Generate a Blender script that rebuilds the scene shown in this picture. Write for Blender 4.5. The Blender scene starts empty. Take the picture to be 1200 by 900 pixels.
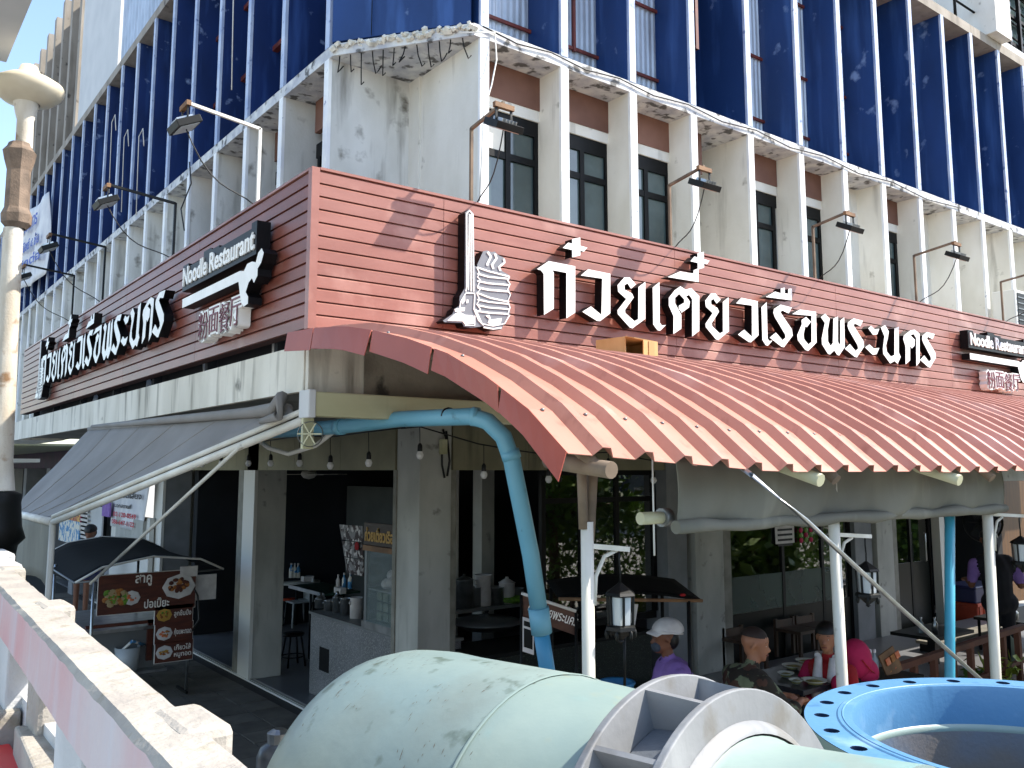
import bpy, math, random
from mathutils import Vector, Matrix, noise
random.seed(7)
PI=math.pi; R=math.radians
sc=bpy.context.scene; COL=sc.collection
# ------------------------------------------------------------------ camera
F0,PX,PY,TH=1027.,600.,426.,math.atan(125/1027.)
CAM=Vector((-4.315,-7.143,2.8)); AZ=R(52.6)
cR=Vector((math.sin(AZ),-math.cos(AZ),0)); cH=Vector((math.cos(AZ),math.sin(AZ),0))
cF=cH*math.cos(TH)+Vector((0,0,math.sin(TH))); cU=-cH*math.sin(TH)+Vector((0,0,math.cos(TH)))
cd=bpy.data.cameras.new('camera'); cam=bpy.data.objects.new('camera',cd); COL.objects.link(cam)
cam.matrix_world=Matrix(((cR.x,cU.x,-cF.x,CAM.x),(cR.y,cU.y,-cF.y,CAM.y),(cR.z,cU.z,-cF.z,CAM.z),(0,0,0,1)))
cd.sensor_width=36; cd.lens=36*F0/1200; cd.shift_y=-(450-PY)/1200; cd.clip_end=2000; cd.clip_start=.05
sc.camera=cam
# ------------------------------------------------------------------ light
SUN=Vector((.569,-.383,.73)).normalized()
w=bpy.data.worlds.new('World'); sc.world=w; w.use_nodes=True
nt=w.node_tree; bg=nt.nodes['Background']; sky=nt.nodes.new('ShaderNodeTexSky'); sky.sky_type='NISHITA'; sky.sun_disc=False
sky.sun_elevation=math.asin(SUN.z); sky.sun_rotation=math.atan2(SUN.x,SUN.y); sky.dust_density=1.0; sky.air_density=1.0; sky.ozone_density=2.5
nt.links.new(sky.outputs[0],bg.inputs[0]); bg.inputs[1].default_value=.15
sl=bpy.data.lights.new('sun','SUN'); sl.energy=3.1; sl.angle=R(.5); sl.color=(1,.97,.92)
so=bpy.data.objects.new('sun',sl); COL.objects.link(so); so.rotation_euler=SUN.to_track_quat('Z','Y').to_euler(); so.location=(5,-8,14)
sc.view_settings.view_transform='Standard'; sc.view_settings.look='None'; sc.view_settings.exposure=1.5; sc.view_settings.gamma=1
sc.view_settings.use_white_balance=True; sc.view_settings.white_balance_temperature=6950; sc.view_settings.white_balance_tint=10
sc.cycles.max_bounces=7; sc.cycles.diffuse_bounces=4
# ------------------------------------------------------------------ helpers
def at(px,py,ax,val):
    r=cF+cR*((px-PX)/F0)-cU*((py-PY)/F0); i='xyz'.index(ax); return CAM+r*((val-CAM[i])/r[i])
def lin(h):
    if isinstance(h,(tuple,list)): return tuple(h)[:3]
    h=h.lstrip('#'); return tuple((lambda c:c/12.92 if c<=.04045 else ((c+.055)/1.055)**2.4)(int(h[i:i+2],16)/255) for i in (0,2,4))
def mat(name,c1,c2=None,sc_=3,st=(1,1,1),rough=.6,metal=0,bump=0,bs=60,spot=None,rnd=0,lo=.35,hi=.65,spec=.5,streak=None,emit=None,alpha=None,trans=0,coat=0):
    m=bpy.data.materials.new(name); m.use_nodes=True; N=m.node_tree.nodes; L=m.node_tree.links; b=N['Principled BSDF']
    c1=lin(c1); geo=N.new('ShaderNodeNewGeometry')
    def mapped(s):
        mp=N.new('ShaderNodeMapping'); mp.inputs['Scale'].default_value=s; L.new(geo.outputs['Position'],mp.inputs['Vector']); return mp
    def noi(s,scale,det=5):
        n=N.new('ShaderNodeTexNoise'); n.inputs['Scale'].default_value=scale; n.inputs['Detail'].default_value=det; L.new(mapped(s).outputs[0],n.inputs['Vector']); return n
    def ramp(src,a,b_):
        r=N.new('ShaderNodeMapRange'); r.inputs[1].default_value=a; r.inputs[2].default_value=b_; L.new(src,r.inputs[0]); return r.outputs[0]
    def mix(f,a,bc):
        x=N.new('ShaderNodeMix'); x.data_type='RGBA'; 
        if isinstance(f,float): x.inputs[0].default_value=f
        else: L.new(f,x.inputs[0])
        for i,v in ((6,a),(7,bc)):
            if isinstance(v,tuple): x.inputs[i].default_value=(*v[:3],1)
            else: L.new(v,x.inputs[i])
        return x.outputs[2]
    col=c1
    if c2 is not None: col=mix(ramp(noi(st,sc_).outputs[0],lo,hi),c1,lin(c2))
    if streak: # colour, amount thresholds, scale
        sc2,a,b2,s2=streak; col=mix(ramp(noi((1,1,.12),s2,6).outputs[0],a,b2),col,lin(sc2))
    if spot:
        sc2,a,b2,s2=spot; col=mix(ramp(noi((1,1,1),s2,8).outputs[0],a,b2),col,lin(sc2))
    if rnd:
        oi=N.new('ShaderNodeObjectInfo'); h=N.new('ShaderNodeHueSaturation'); L.new(ramp_(N,L,oi.outputs['Random'],1-rnd,1+rnd),h.inputs['Value'])
        if isinstance(col,tuple): h.inputs['Color'].default_value=(*col,1)
        else: L.new(col,h.inputs['Color'])
        col=h.outputs[0]
    if isinstance(col,tuple): b.inputs['Base Color'].default_value=(*col,1)
    else: L.new(col,b.inputs['Base Color'])
    b.inputs['Roughness'].default_value=rough; b.inputs['Metallic'].default_value=metal; b.inputs['Specular IOR Level'].default_value=spec
    if coat: b.inputs['Coat Weight'].default_value=coat
    if trans: b.inputs['Transmission Weight'].default_value=trans
    if alpha is not None: b.inputs['Alpha'].default_value=alpha
    if emit: b.inputs['Emission Color'].default_value=(*lin(emit[0]),1); b.inputs['Emission Strength'].default_value=emit[1]
    if bump:
        n=noi((1,1,1),bs,4); bp=N.new('ShaderNodeBump'); bp.inputs['Strength'].default_value=bump; bp.inputs['Distance'].default_value=.01
        L.new(n.outputs[0],bp.inputs['Height']); L.new(bp.outputs[0],b.inputs['Normal'])
    return m
def ramp_(N,L,src,a,b_):
    r=N.new('ShaderNodeMapRange'); r.inputs[3].default_value=a; r.inputs[4].default_value=b_; L.new(src,r.inputs[0]); return r.outputs[0]
ORG={}
def link(o,parent,label=None,cat=None,group=None,kind=None):
    COL.objects.link(o)
    if parent is not None: o.parent=parent
    if label: o['label']=label
    if cat: o['category']=cat
    if group: o['group']=group
    if kind: o['kind']=kind
    return o
def thing(name,loc,label,cat,group=None,rz=0):
    o=bpy.data.objects.new(name,None); o.empty_display_size=.2; link(o,None,label,cat,group); o.location=loc; o.rotation_euler=(0,0,rz); ORG[o.name]=Vector(loc); return o
class MB:
    def __init__(s): s.v=[];s.f=[];s.m=[];s.s=[]
    def add(s,vs,fs,m=0,sm=False):
        b=len(s.v); s.v+= [tuple(v) for v in vs]
        for f in fs: s.f.append(tuple(b+i for i in f)); s.m.append(m); s.s.append(sm)
        return s
    def box(s,x0,x1,y0,y1,z0,z1,m=0):
        return s.add([(x,y,z) for z in (z0,z1) for y in (y0,y1) for x in (x0,x1)],[(0,2,3,1),(4,5,7,6),(0,1,5,4),(2,6,7,3),(0,4,6,2),(1,3,7,5)],m)
    def obox(s,c,a,b,h,m=0): # centre, half vectors a,b, half height vector
        c,a,b,h=map(Vector,(c,a,b,h)); return s.add([c+a*i+b*j+h*k for k in (-1,1) for j in (-1,1) for i in (-1,1)],[(0,2,3,1),(4,5,7,6),(0,1,5,4),(2,6,7,3),(0,4,6,2),(1,3,7,5)],m)
    def beam(s,p,q,w,h,m=0,up=(0,0,1)):
        p,q=Vector(p),Vector(q); d=(q-p); a=d.cross(Vector(up))
        if a.length<1e-5: a=Vector((1,0,0))
        a.normalize(); b=d.cross(a).normalized(); return s.obox((p+q)/2,d/2,a*w/2,b*h/2,m)
    def tube(s,pts,r,n=10,m=0,cap=True,sm=True):
        pts=[Vector(p) for p in pts]; K=len(pts); rs=r if isinstance(r,(list,tuple)) else [r]*K
        up=None; vs=[]
        for i,p in enumerate(pts):
            t=(pts[min(i+1,K-1)]-pts[max(i-1,0)]).normalized()
            if up is None: up=t.orthogonal().normalized()
            else:
                up=(up-t*up.dot(t)); up=up.normalized() if up.length>1e-6 else t.orthogonal().normalized()
            b=t.cross(up)
            for k in range(n): a=2*PI*k/n; vs.append(p+(up*math.cos(a)+b*math.sin(a))*rs[i])
        fs=[(i*n+k,i*n+(k+1)%n,(i+1)*n+(k+1)%n,(i+1)*n+k) for i in range(K-1) for k in range(n)]
        s.add(vs,fs,m,sm)
        if cap:
            b=len(s.v)-len(vs); s.f.append(tuple(b+k for k in range(n))[::-1]); s.m.append(m); s.s.append(False)
            s.f.append(tuple(b+(K-1)*n+k for k in range(n))); s.m.append(m); s.s.append(False)
        return s
    def lathe(s,prof,o=(0,0,0),ax=(0,0,1),n=24,m=0,sm=True,close=False):
        o=Vector(o); ax=Vector(ax).normalized(); e1=ax.orthogonal().normalized(); e2=ax.cross(e1); K=len(prof)
        vs=[o+ax*z+(e1*math.cos(2*PI*k/n)+e2*math.sin(2*PI*k/n))*max(r,1e-4) for r,z in prof for k in range(n)]
        rng=K if close else K-1
        return s.add(vs,[(i*n+k,i*n+(k+1)%n,((i+1)%K)*n+(k+1)%n,((i+1)%K)*n+k) for i in range(rng) for k in range(n)],m,sm)
    def prism(s,poly,o,ex,ey,ez,m=0,sides=None): # convex/simple poly in ex,ey, extruded by ez
        o,ex,ey,ez=map(Vector,(o,ex,ey,ez)); n=len(poly); a=[o+ex*x+ey*y for x,y in poly]
        s.add(a+[p+ez for p in a],[tuple(range(n))[::-1],tuple(range(n,2*n))],m)
        b=len(s.v)-2*n
        for i in range(n): s.f.append((b+i,b+(i+1)%n,b+n+(i+1)%n,b+n+i)); s.m.append(m if sides is None else sides); s.s.append(False)
        return s
    def ell(s,c,r,n=16,k=10,m=0,R3=None,z0=-1,z1=1):
        c=Vector(c); vs=[];K=k
        for i in range(K+1):
            t=math.asin(z0)+(math.asin(z1)-math.asin(z0))*i/K
            for j in range(n):
                a=2*PI*j/n; p=Vector((r[0]*math.cos(t)*math.cos(a),r[1]*math.cos(t)*math.sin(a),r[2]*math.sin(t)))
                if R3: p=R3@p
                vs.append(c+p)
        return s.add(vs,[(i*n+j,i*n+(j+1)%n,(i+1)*n+(j+1)%n,(i+1)*n+j) for i in range(K) for j in range(n)],m,True)
    def sheet(s,fn,nu,nv,m=0,sm=True,th=0):
        vs=[Vector(fn(i/nu,j/nv)) for j in range(nv+1) for i in range(nu+1)]; W=nu+1
        fs=[(j*W+i,j*W+i+1,(j+1)*W+i+1,(j+1)*W+i) for j in range(nv) for i in range(nu)]
        return s.add(vs,fs,m,sm)
    def mesh(s,name,mats,off=Vector((0,0,0))):
        me=bpy.data.meshes.new(name); me.from_pydata([(v[0]-off[0],v[1]-off[1],v[2]-off[2]) for v in s.v],[],s.f)
        for x in (mats if isinstance(mats,(list,tuple)) else [mats]): me.materials.append(x)
        me.polygons.foreach_set('material_index',s.m); me.polygons.foreach_set('use_smooth',s.s); me.update(); return me
    def build(s,name,mats,parent=None,label=None,cat=None,group=None,kind=None,bevel=0,solid=0,local=False):
        if parent is not None: off=ORG[parent.name]
        else:
            xs=[v[0] for v in s.v];ys=[v[1] for v in s.v];zs=[v[2] for v in s.v]; off=Vector(((min(xs)+max(xs))/2,(min(ys)+max(ys))/2,min(zs)))
            if kind=='structure': off=Vector((0,0,0))
        if local: off=Vector((0,0,0))
        o=bpy.data.objects.new(name,s.mesh(name,mats,off)); link(o,parent,label,cat,group,kind)
        if parent is None: o.location=off
        ORG[o.name]=off
        if solid: d=o.modifiers.new('solid','SOLIDIFY'); d.thickness=solid; d.offset=0
        if bevel: d=o.modifiers.new('bevel','BEVEL'); d.width=bevel; d.segments=2; d.limit_method='ANGLE'; d.angle_limit=R(40)
        return o
def inst(me,name,parent,pos,rot=(0,0,0),scale=(1,1,1),label=None,cat=None,group=None,kind=None):
    o=bpy.data.objects.new(name,me); link(o,parent,label,cat,group,kind)
    off=ORG[parent.name] if parent is not None else Vector((0,0,0))
    o.location=Vector(pos)-off; o.rotation_euler=rot; o.scale=scale; ORG[o.name]=Vector(pos); return o
def copy_tree(o,parent=None,loc=None,rz=None,label=None):
    c=o.copy(); COL.objects.link(c); c.parent=parent
    if loc is not None: c.location=loc
    if rz is not None: c.rotation_euler[2]=rz
    if label: c['label']=label
    ORG[c.name]=Vector(c.location) if parent is None else ORG[parent.name]
    for ch in list(o.children): copy_tree(ch,c)
    return c
def curve_mesh(name,splines,extrude,bevel=.0,mats=()):
    """closed 2D outlines -> solid slab mesh, local z from 0 to 2*extrude"""
    cu=bpy.data.curves.new(name,'CURVE'); cu.dimensions='2D'; cu.fill_mode='BOTH'; cu.extrude=extrude; cu.bevel_depth=bevel; cu.bevel_resolution=0
    for sp in splines:
        s=cu.splines.new('POLY'); s.points.add(len(sp)-1)
        for p,(x,y) in zip(s.points,sp): p.co=(x,y,0,1)
        s.use_cyclic_u=True
    return _tomesh(cu,name,extrude,mats)
def _tomesh(cu,name,extrude,mats,front=True):
    o=bpy.data.objects.new(name,cu); COL.objects.link(o); dg=bpy.context.evaluated_depsgraph_get(); dg.update()
    me=bpy.data.meshes.new_from_object(o.evaluated_get(dg)); bpy.data.objects.remove(o); bpy.data.curves.remove(cu)
    me.name=name; me.materials.clear()
    for m in mats: me.materials.append(m)
    for v in me.vertices: v.co.z+=extrude
    for p in me.polygons: p.material_index=(1 if (len(mats)>1 and abs(p.normal.z)<.9) else 0); p.use_smooth=False
    return me
def text_mesh(name,txt,size,extrude,mats,offset=0,sx=1,align='LEFT',shear=0,space=1):
    cu=bpy.data.curves.new(name,'FONT'); cu.body=txt; cu.size=size; cu.extrude=extrude; cu.offset=offset; cu.align_x=align; cu.shear=shear; cu.space_character=space
    cu.resolution_u=3
    me=_tomesh(cu,name,extrude,mats)
    for v in me.vertices: v.co.x*=sx
    return me
def fit_mesh(me,w,h=None):
    xs=[v.co.x for v in me.vertices]; ys=[v.co.y for v in me.vertices]
    if not xs: return me
    kx=w/(max(xs)-min(xs)); ky=kx if h is None else h/(max(ys)-min(ys)); x0=min(xs); y0=min(ys)
    for v in me.vertices: v.co.x=(v.co.x-x0)*kx; v.co.y=(v.co.y-y0)*ky
    return me
def meanders(p,q,n,sag,amp=0,seed=0):
    p,q=Vector(p),Vector(q); rr=random.Random(seed); return [p.lerp(q,i/n)+Vector((rr.uniform(-amp,amp),rr.uniform(-amp,amp),-sag*4*(i/n)*(1-i/n)+rr.uniform(-amp,amp))) for i in range(n+1)]
# ------------------------------------------------------------------ materials
m_white=mat('white_paint','#e6e3da','#d5d1c5',2.2,(1,1,.5),.7,bump=.25,bs=25,spot=('#8f897d',.66,.78,5),streak=('#9a958a',.6,.85,6))
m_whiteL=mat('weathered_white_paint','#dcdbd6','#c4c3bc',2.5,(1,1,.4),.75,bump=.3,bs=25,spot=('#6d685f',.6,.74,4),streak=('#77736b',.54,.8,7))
m_edge=mat('bright_white_edge','#f0efe9','#d9dbe0',3,rough=.6,spot=('#8a92a8',.68,.75,9))
m_bedge=mat('pale_blue_edge','#b9c4d6','#93a4c4',3,rough=.6,spot=('#5a6c9a',.62,.72,9))
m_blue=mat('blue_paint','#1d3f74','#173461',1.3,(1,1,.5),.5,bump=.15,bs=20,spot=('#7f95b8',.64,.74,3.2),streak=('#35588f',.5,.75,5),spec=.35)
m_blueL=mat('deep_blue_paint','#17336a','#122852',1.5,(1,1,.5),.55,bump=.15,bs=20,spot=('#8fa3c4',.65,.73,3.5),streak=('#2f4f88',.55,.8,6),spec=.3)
m_slab=mat('slab_edge','#d3d3cf','#aaacb2',6,rough=.75,bump=.8,bs=30,spot=('#5b5a58',.54,.62,7))
m_band=mat('stained_concrete_band','#e0dccf','#c8c4b6',2,(1,1,.4),.8,bump=.3,bs=25,streak=('#6f6a5f',.55,.78,8),spot=('#4b4a45',.66,.74,3))
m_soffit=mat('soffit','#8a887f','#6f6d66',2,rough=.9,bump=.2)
m_conc=mat('raw_concrete','#8b8679','#6e695e',3,rough=.9,bump=.6,bs=25,spot=('#3d3a34',.6,.7,5))
m_brown=mat('brown_panel','#7a5444','#6a4638',3,rough=.7,rnd=.12)
m_frame=mat('black_frame','#0b0c0d',rough=.5,spec=.2)
m_glass=mat('window_glass','#3c4c4c','#566666',1.2,rough=.06,spec=.9,lo=.4,hi=.6)
m_shopglass=mat('shop_glass',(.01,.014,.012),rough=.02,spec=1.0,alpha=.35)
m_maskgl=mat('matte_mask_sheet','#0c100f','#141917',2,rough=.35,spec=.2)  # matte dark sheet that hides bright reflections in the lower glass
m_corr=mat('corrugated_steel','#b9c2cc','#a2abb5',2,rough=.4,metal=.3,streak=('#8b8f95',.6,.8,7))
m_red=mat('red_oxide_steel','#6e2a20','#54201a',8,rough=.6)
m_plank=mat('sunlit_brown_red_cladding','#9a685c','#8c5a4e',2.0,(1,1,3),.36,bump=.08,bs=40,rnd=.07,spot=('#b98d80',.56,.8,2.3),spec=.45)  # sunlit side of the sign, sun haze lightened into the colour
m_plankL=mat('shaded_brown_red_cladding','#82483b','#713d31',2.0,(1,1,3),.4,bump=.08,bs=40,rnd=.08,spot=('#a58478',.62,.85,2.8),spec=.45)  # same cladding on the shaded side, shade put into a darker colour
m_groove=mat('groove_dark','#3a1813',rough=.8)
m_letter=mat('white_acrylic','#f1f0ec','#e6e5e0',6,rough=.4)
m_black=mat('black_returns','#08080a','#0d0d10',6,rough=.45,spec=.2)
m_grey=mat('mid_grey_face','#73757a',rough=.4)
m_maroon=mat('maroon_print','#6d2438',rough=.5)
m_roof=mat('red_roof_sheet','#bf8572','#b07563',1.2,rough=.42,rnd=.05,bump=.05,spot=('#cda093',.55,.8,2.2),streak=('#8a5042',.58,.82,9),spec=.4)
m_flap=mat('red_roof_flashing','#a04a38','#92402f',2.5,rough=.5)
m_beige=mat('beige_lintel','#8f8a70','#7a765f',2,rough=.7,streak=('#5f5b48',.58,.8,6))
m_pillar=mat('grey_white_pillar','#b8b8b0','#a3a39b',3,(1,1,.5),.75,bump=.2,spot=('#77756d',.64,.75,6),streak=('#85837b',.6,.85,8))
m_pillarg=mat('grey_pillar','#85888a','#75787a',3,rough=.75,bump=.2)
m_jamb=mat('jamb','#d6d4cc',rough=.5)
m_jambg=mat('jamb_grey','#8a887e','#716e63',6,rough=.6)
m_dark=mat('shade_dark_wall','#20242a','#15181c',1,rough=.9)  # indoor shade is put into this near-black wall colour
m_dkcol=mat('shade_dim_wall','#4a4d4a','#3a3d3b',1,rough=.9)  # interior and distant shade is put into this dim grey
m_terr=mat('terrazzo','#76777a','#5c5d5c',1.2,rough=.5,spot=('#9a9a96',.55,.6,90),bump=.05)
m_terrd=mat('dark_terrazzo','#1c2420','#141a18',2,rough=.35,spot=('#4a564c',.6,.63,110))
m_floor=mat('shop_floor','#77787a','#68696b',1.5,rough=.35)
m_tile=mat('dark_paver','#6f6a61','#59544c',3,rough=.75,bump=.3,rnd=.16,spot=('#5b564e',.6,.75,5))
m_grout=mat('paver_joint','#3c3935',rough=.9)
m_road=mat('pale_concrete_road','#a5a198','#959187',2,rough=.9,bump=.5,bs=80)  # concrete road, lightened to bounce fill light onto the facades
m_canvas=mat('grey_canvas','#8a8681','#7c7873',2,(1,1,1),.8,bump=.2,bs=15)
m_curt=mat('grey_tarp','#77776c','#65655b',2.2,(1,1,.4),.75,bump=.4,bs=8,streak=('#8c8c80',.58,.8,5))
m_tarpd=mat('dark_tarp','#0d0f10','#0a0b0c',2,rough=.85,spec=.15,bump=.4,bs=8)
m_pvc=mat('blue_pvc','#74b3c8','#62a2b8',2,rough=.4,spot=('#3f5f6a',.66,.8,8),bump=.05)
m_postw=mat('white_post','#dedbd0','#c8c4b6',4,(1,1,.4),.5,spot=('#8c8272',.68,.75,7))
m_postb=mat('turquoise_post','#3f9fb8','#348ba3',5,rough=.4)
m_wood=mat('brown_wood','#8a6644','#66492f',6,(1,1,.2),.7,bump=.2)
m_dwood=mat('dark_chair_wood','#4a3526','#33241a',6,(1,1,.2),.6)
m_bamb=mat('old_pipe','#7d6b58','#5a4c3e',7,rough=.8)
m_gut=mat('pale_gutter','#cac8a8','#b0ad88',3,(.3,.3,1),.5,streak=('#8c8a70',.6,.8,5))
m_rail=mat('concrete_rail','#a9a49a','#98928a',6,rough=.9,bump=.8,bs=35,spot=('#8f8878',.6,.72,14))
m_railpink=mat('faded_pink_concrete','#bdb3b3','#bf9494',1.3,rough=.85,bump=.4,bs=30,streak=('#b9bcc2',.5,.75,4))
m_railgrey=mat('grey_concrete','#c4c6c6','#b1b3b3',3,rough=.85,bump=.4)
m_redp=mat('red_plastic','#d8252f',rough=.4)
m_cel=mat('celadon_paint','#768b8a','#84958f',1.6,rough=.48,spot=('#5a6a62',.60,.68,9),bump=.15,bs=20,streak=('#76837d',.5,.75,3))
m_cel2=mat('pale_celadon_paint','#80948f','#8fa097',2.4,rough=.4,spot=('#7fa3a0',.58,.75,4),bump=.12,bs=20,streak=('#a09a72',.62,.8,5))
m_scr=mat('scratch_brown','#5d4a3a',rough=.8)
m_flg=mat('grey_primer','#868889','#757778',3,rough=.5,bump=.2,bs=25,spot=('#6f6c66',.58,.72,7),streak=('#9a9c9c',.5,.75,6))
m_web=mat('grey_primer_dark','#70767c','#5a6066',3,rough=.5,bump=.2,spot=('#3c3a36',.64,.72,6))
m_flb=mat('blue_epoxy','#5a8cb2','#5083aa',2,rough=.42,spot=('#86aac8',.6,.8,5),streak=('#35658c',.6,.8,14),bump=.1)
m_bore=mat('blue_bore','#4a7396','#756f69',1.6,rough=.45,bump=.2,spot=('#857c74',.5,.66,2.2))
m_steel=mat('stainless','#b9bcbc','#9a9d9d',8,rough=.3,metal=.9)
m_steeld=mat('dull_steel','#7d8080',rough=.45,metal=.6)
m_bulb=mat('bulb_white','#e9e9e6',rough=.25)
m_cable=mat('black_cable','#101010',rough=.5)
m_hose=mat('white_hose','#d9d9d2',rough=.5)
m_skin=mat('skin','#a46f50','#96624a',8,rough=.55); m_skind=mat('skin_dark','#7e5038','#704630',8,rough=.55)
m_hair=mat('black_hair','#0d0b0a',rough=.5); m_hairs=mat('short_hair','#2a1d17',rough=.7)
m_purple=mat('purple_cloth','#8f6fb4','#7f60a4',9,rough=.85,bump=.3,bs=20)
m_camo=mat('camouflage_cloth','#6a7258','#2a241c',9,rough=.9,lo=.46,hi=.5,spot=('#4b3226',.56,.58,7))
m_magenta=mat('magenta_cloth','#c01a52','#a81646',6,rough=.8); m_redc=mat('red_cloth','#b0161c','#8c1014',6,rough=.8)
m_whitec=mat('white_cloth','#d8d4d0','#c4bfbb',9,rough=.85,bump=.3,bs=20); m_darkc=mat('dark_cloth','#1a1a22','#121218',6,rough=.9)
m_card=mat('cardboard','#c9a774','#b8945f',5,rough=.8); m_cardd=mat('cardboard_tape','#b58b56',rough=.5)
m_menu=mat('menu_brown','#4a2015','#5d2c1b',5,(1,1,6),.5); m_menutxt=mat('menu_text','#efe9e0',rough=.6)
m_green=mat('lettuce_print','#6f9c2e','#3f6a1c',30,rough=.6); m_meat=mat('meat_print','#8a4a1c','#b87a3a',30,rough=.5); m_sauce=mat('sauce_print','#c8552a','#d88a60',40,rough=.5)
m_gold=mat('gold_print','#b98e3a',rough=.5); m_pblue=mat('poster_blue','#4a8fc0','#e5e2d6',9,rough=.6,lo=.45,hi=.5); m_pinkp=mat('poster_magenta','#a03050','#e8c060',7,rough=.6,lo=.48,hi=.52)
m_photo=mat('poster_photo','#8f8a86','#3a2018',9,rough=.5,lo=.46,hi=.52,spot=('#d8d0c8',.56,.6,12))
m_orange=mat('orange_red_crate','#c2441f','#a83818',5,rough=.5); m_navy=mat('navy_plastic','#1b1c4a',rough=.5)
m_leafy=mat('yellow_green_leaf','#b9c24a','#8fa33a',12,rough=.6,rnd=.2); m_leaf=mat('green_leaf','#5c7a2a','#3b5a1c',6,rough=.6)
m_bucket=mat('blue_plastic','#1f6f9c',rough=.4); m_lampw=mat('lamp_glass','#b4babb',rough=.4)
m_iron=mat('black_iron','#0a0c0c','#101312',6,rough=.5,spec=.25); m_lampost=mat('peeling_white_post','#d9d5ca','#b5aa98',5,(1,1,.35),.7,bump=.4,spot=('#8a6a4a',.58,.7,6))
m_lampbr=mat('brown_cast_collar','#8a7767','#62554a',6,rough=.8,bump=.5); m_dish=mat('opal_dish','#dcd3bd','#cbbfa6',3,rough=.4)
m_lcd=mat('frost_band','#42564c','#394a42',2,rough=.6,alpha=.75); m_green2=mat('dark_green_tray','#16382c',rough=.4)
m_banner=mat('white_banner','#dcdcdc','#c6c7cb',3,rough=.8,bump=.3,bs=10); m_bluet=mat('blue_print','#3c55a8',rough=.7); m_redt=mat('red_print','#c43a48',rough=.7); m_blackt=mat('dark_print','#2c2c2c',rough=.7)
m_bconc=mat('brown_grey_concrete','#9d958a','#857d72',3,(1,1,.4),.85,bump=.3,spot=('#4a433c',.64,.72,4),streak=('#6e665c',.56,.8,6))
m_greyw=mat('plain_grey_render','#c9cac9','#bdbfbf',1.5,rough=.8)
# ------------------------------------------------------------------ ground
MB().add([(-600,-600,-.16),(600,-600,-.16),(600,600,-.16),(-600,600,-.16)],[(0,1,2,3)]).build('road',m_road,kind='structure')
pav=MB().box(-2.3,-.0+.3,-4.9,30,-.3,-.02).box(.3,40,-4.9,.4,-.3,-.02).build('pavement',m_grout,kind='structure')
MB().box(-2.42,-2.3,-5.0,30,-.3,.0).box(-2.3,40,-5.02,-4.9,-.3,.0).build('kerb',m_railgrey,kind='structure',bevel=.015)
tile=MB(); tile.box(-.192,.192,-.192,.192,-.03,0); tme=tile.mesh('paving_tile',m_tile)
rr=random.Random(3)
for i in range(6):
    for j in range(38):
        x=-2.08+.4*i; y=.6+.4*j
        inst(tme,'paving_tile',pav,(x,y,-.018+rr.uniform(-.003,.003)+.012),(rr.uniform(-.006,.006),rr.uniform(-.006,.006),0))
mb=MB()
for i in range(50):
    for j in range(12): mb.box(-1.9+.4*i-.192,-1.9+.4*i+.192,-4.6+.4*j-.192,-4.6+.4*j+.192,-.03,-.004)
mb.build('paving',m_tile,parent=pav,kind='stuff')
MB().box(.32,14,.42,30,-.25,-.002).build('shop_floor',m_floor,kind='structure')
th=thing('floor_track',(.3,3,0),'pale metal door track set in the floor along the left shop front','floor track')
MB().box(.26,.36,.9,14,-.01,.012).build('rail_strip',m_jamb,th); MB().box(.295,.31,.9,14,.012,.02).build('guide',m_jambg,th)
# ------------------------------------------------------------------ main building
B=thing('shophouse_building',(.3,.4,0),'white and blue corner shophouse block with vertical concrete fins above the brown signboard','building')

SL=6.86; ST=6.98; T3=10.1
FR=[.26,1.26,2.24,3.22,4.26,5.3,6.3,7.28,8.3,9.32,10.3,11.3,12.3,13.3,14.3,15.3,16.3,17.3]
FL=[.58,1.72,2.79,3.86,4.95,6.05,7.1,8.15,9.2,10.27,11.33]+[11.33+1.06*i for i in range(1,14)]
def slab(z0,z1,mt,nm='slab_band',ov=.0):
    o=-.73-ov; poly=[(.14,o),(18.4,o),(18.4,1),(1,1),(1,27),(o,27),(o,.46)]
    bb=MB(); n=len(poly); bb.add([(x,y,z0) for x,y in poly]+[(x,y,z1) for x,y in poly],[(i,(i+1)%n,n+(i+1)%n,n+i) for i in range(n)])
    # caps as quads
    bb.add([(.14,o,z1),(18.4,o,z1),(18.4,1,z1),(1,1,z1)],[(0,1,2,3)]); bb.add([(.14,o,z1),(1,1,z1),(1,27,z1),(o,27,z1),(o,.46,z1)],[(0,1,2,3,4)])
    bb.add([(.14,o,z0),(18.4,o,z0),(18.4,1,z0),(1,1,z0)],[(3,2,1,0)]); bb.add([(.14,o,z0),(1,1,z0),(1,27,z0),(o,27,z0),(o,.46,z0)],[(4,3,2,1,0)])
    return bb.build(nm,mt,B)
slab(SL,ST,m_slab); slab(T3,T3+.16,m_bconc)
def finmesh(z0,z1,dep,t,mt): return MB().box(-t/2,t/2,-.70,-.73+dep,z0,z1).mesh('fin',mt)
def strip(z0,z1,t,mt): return MB().box(-t/2-.004,t/2+.004,-.735,-.70,z0,z1).mesh('front_strip',mt)
fR1=finmesh(3.6,SL,.50,.095,m_white); fR1s=strip(3.6,SL,.095,m_edge); fR1d=finmesh(3.6,SL,1.2,.095,m_white)
fR2=finmesh(ST,T3,1.1,.085,m_blue); fR2s=strip(ST,T3,.085,m_bedge)
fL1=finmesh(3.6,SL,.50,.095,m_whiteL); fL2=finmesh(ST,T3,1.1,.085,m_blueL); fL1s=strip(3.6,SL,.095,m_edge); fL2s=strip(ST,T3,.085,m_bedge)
for k,x in enumerate(FR):
    inst(fR1d if k in(0,4) or k>7 else fR1,'fin',B,(x,0,0)); inst(fR1s,'front_strip',B,(x,0,0))
    inst(fR2,'fin',B,(x,0,0)); inst(fR2s,'front_strip',B,(x,0,0))
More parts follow.
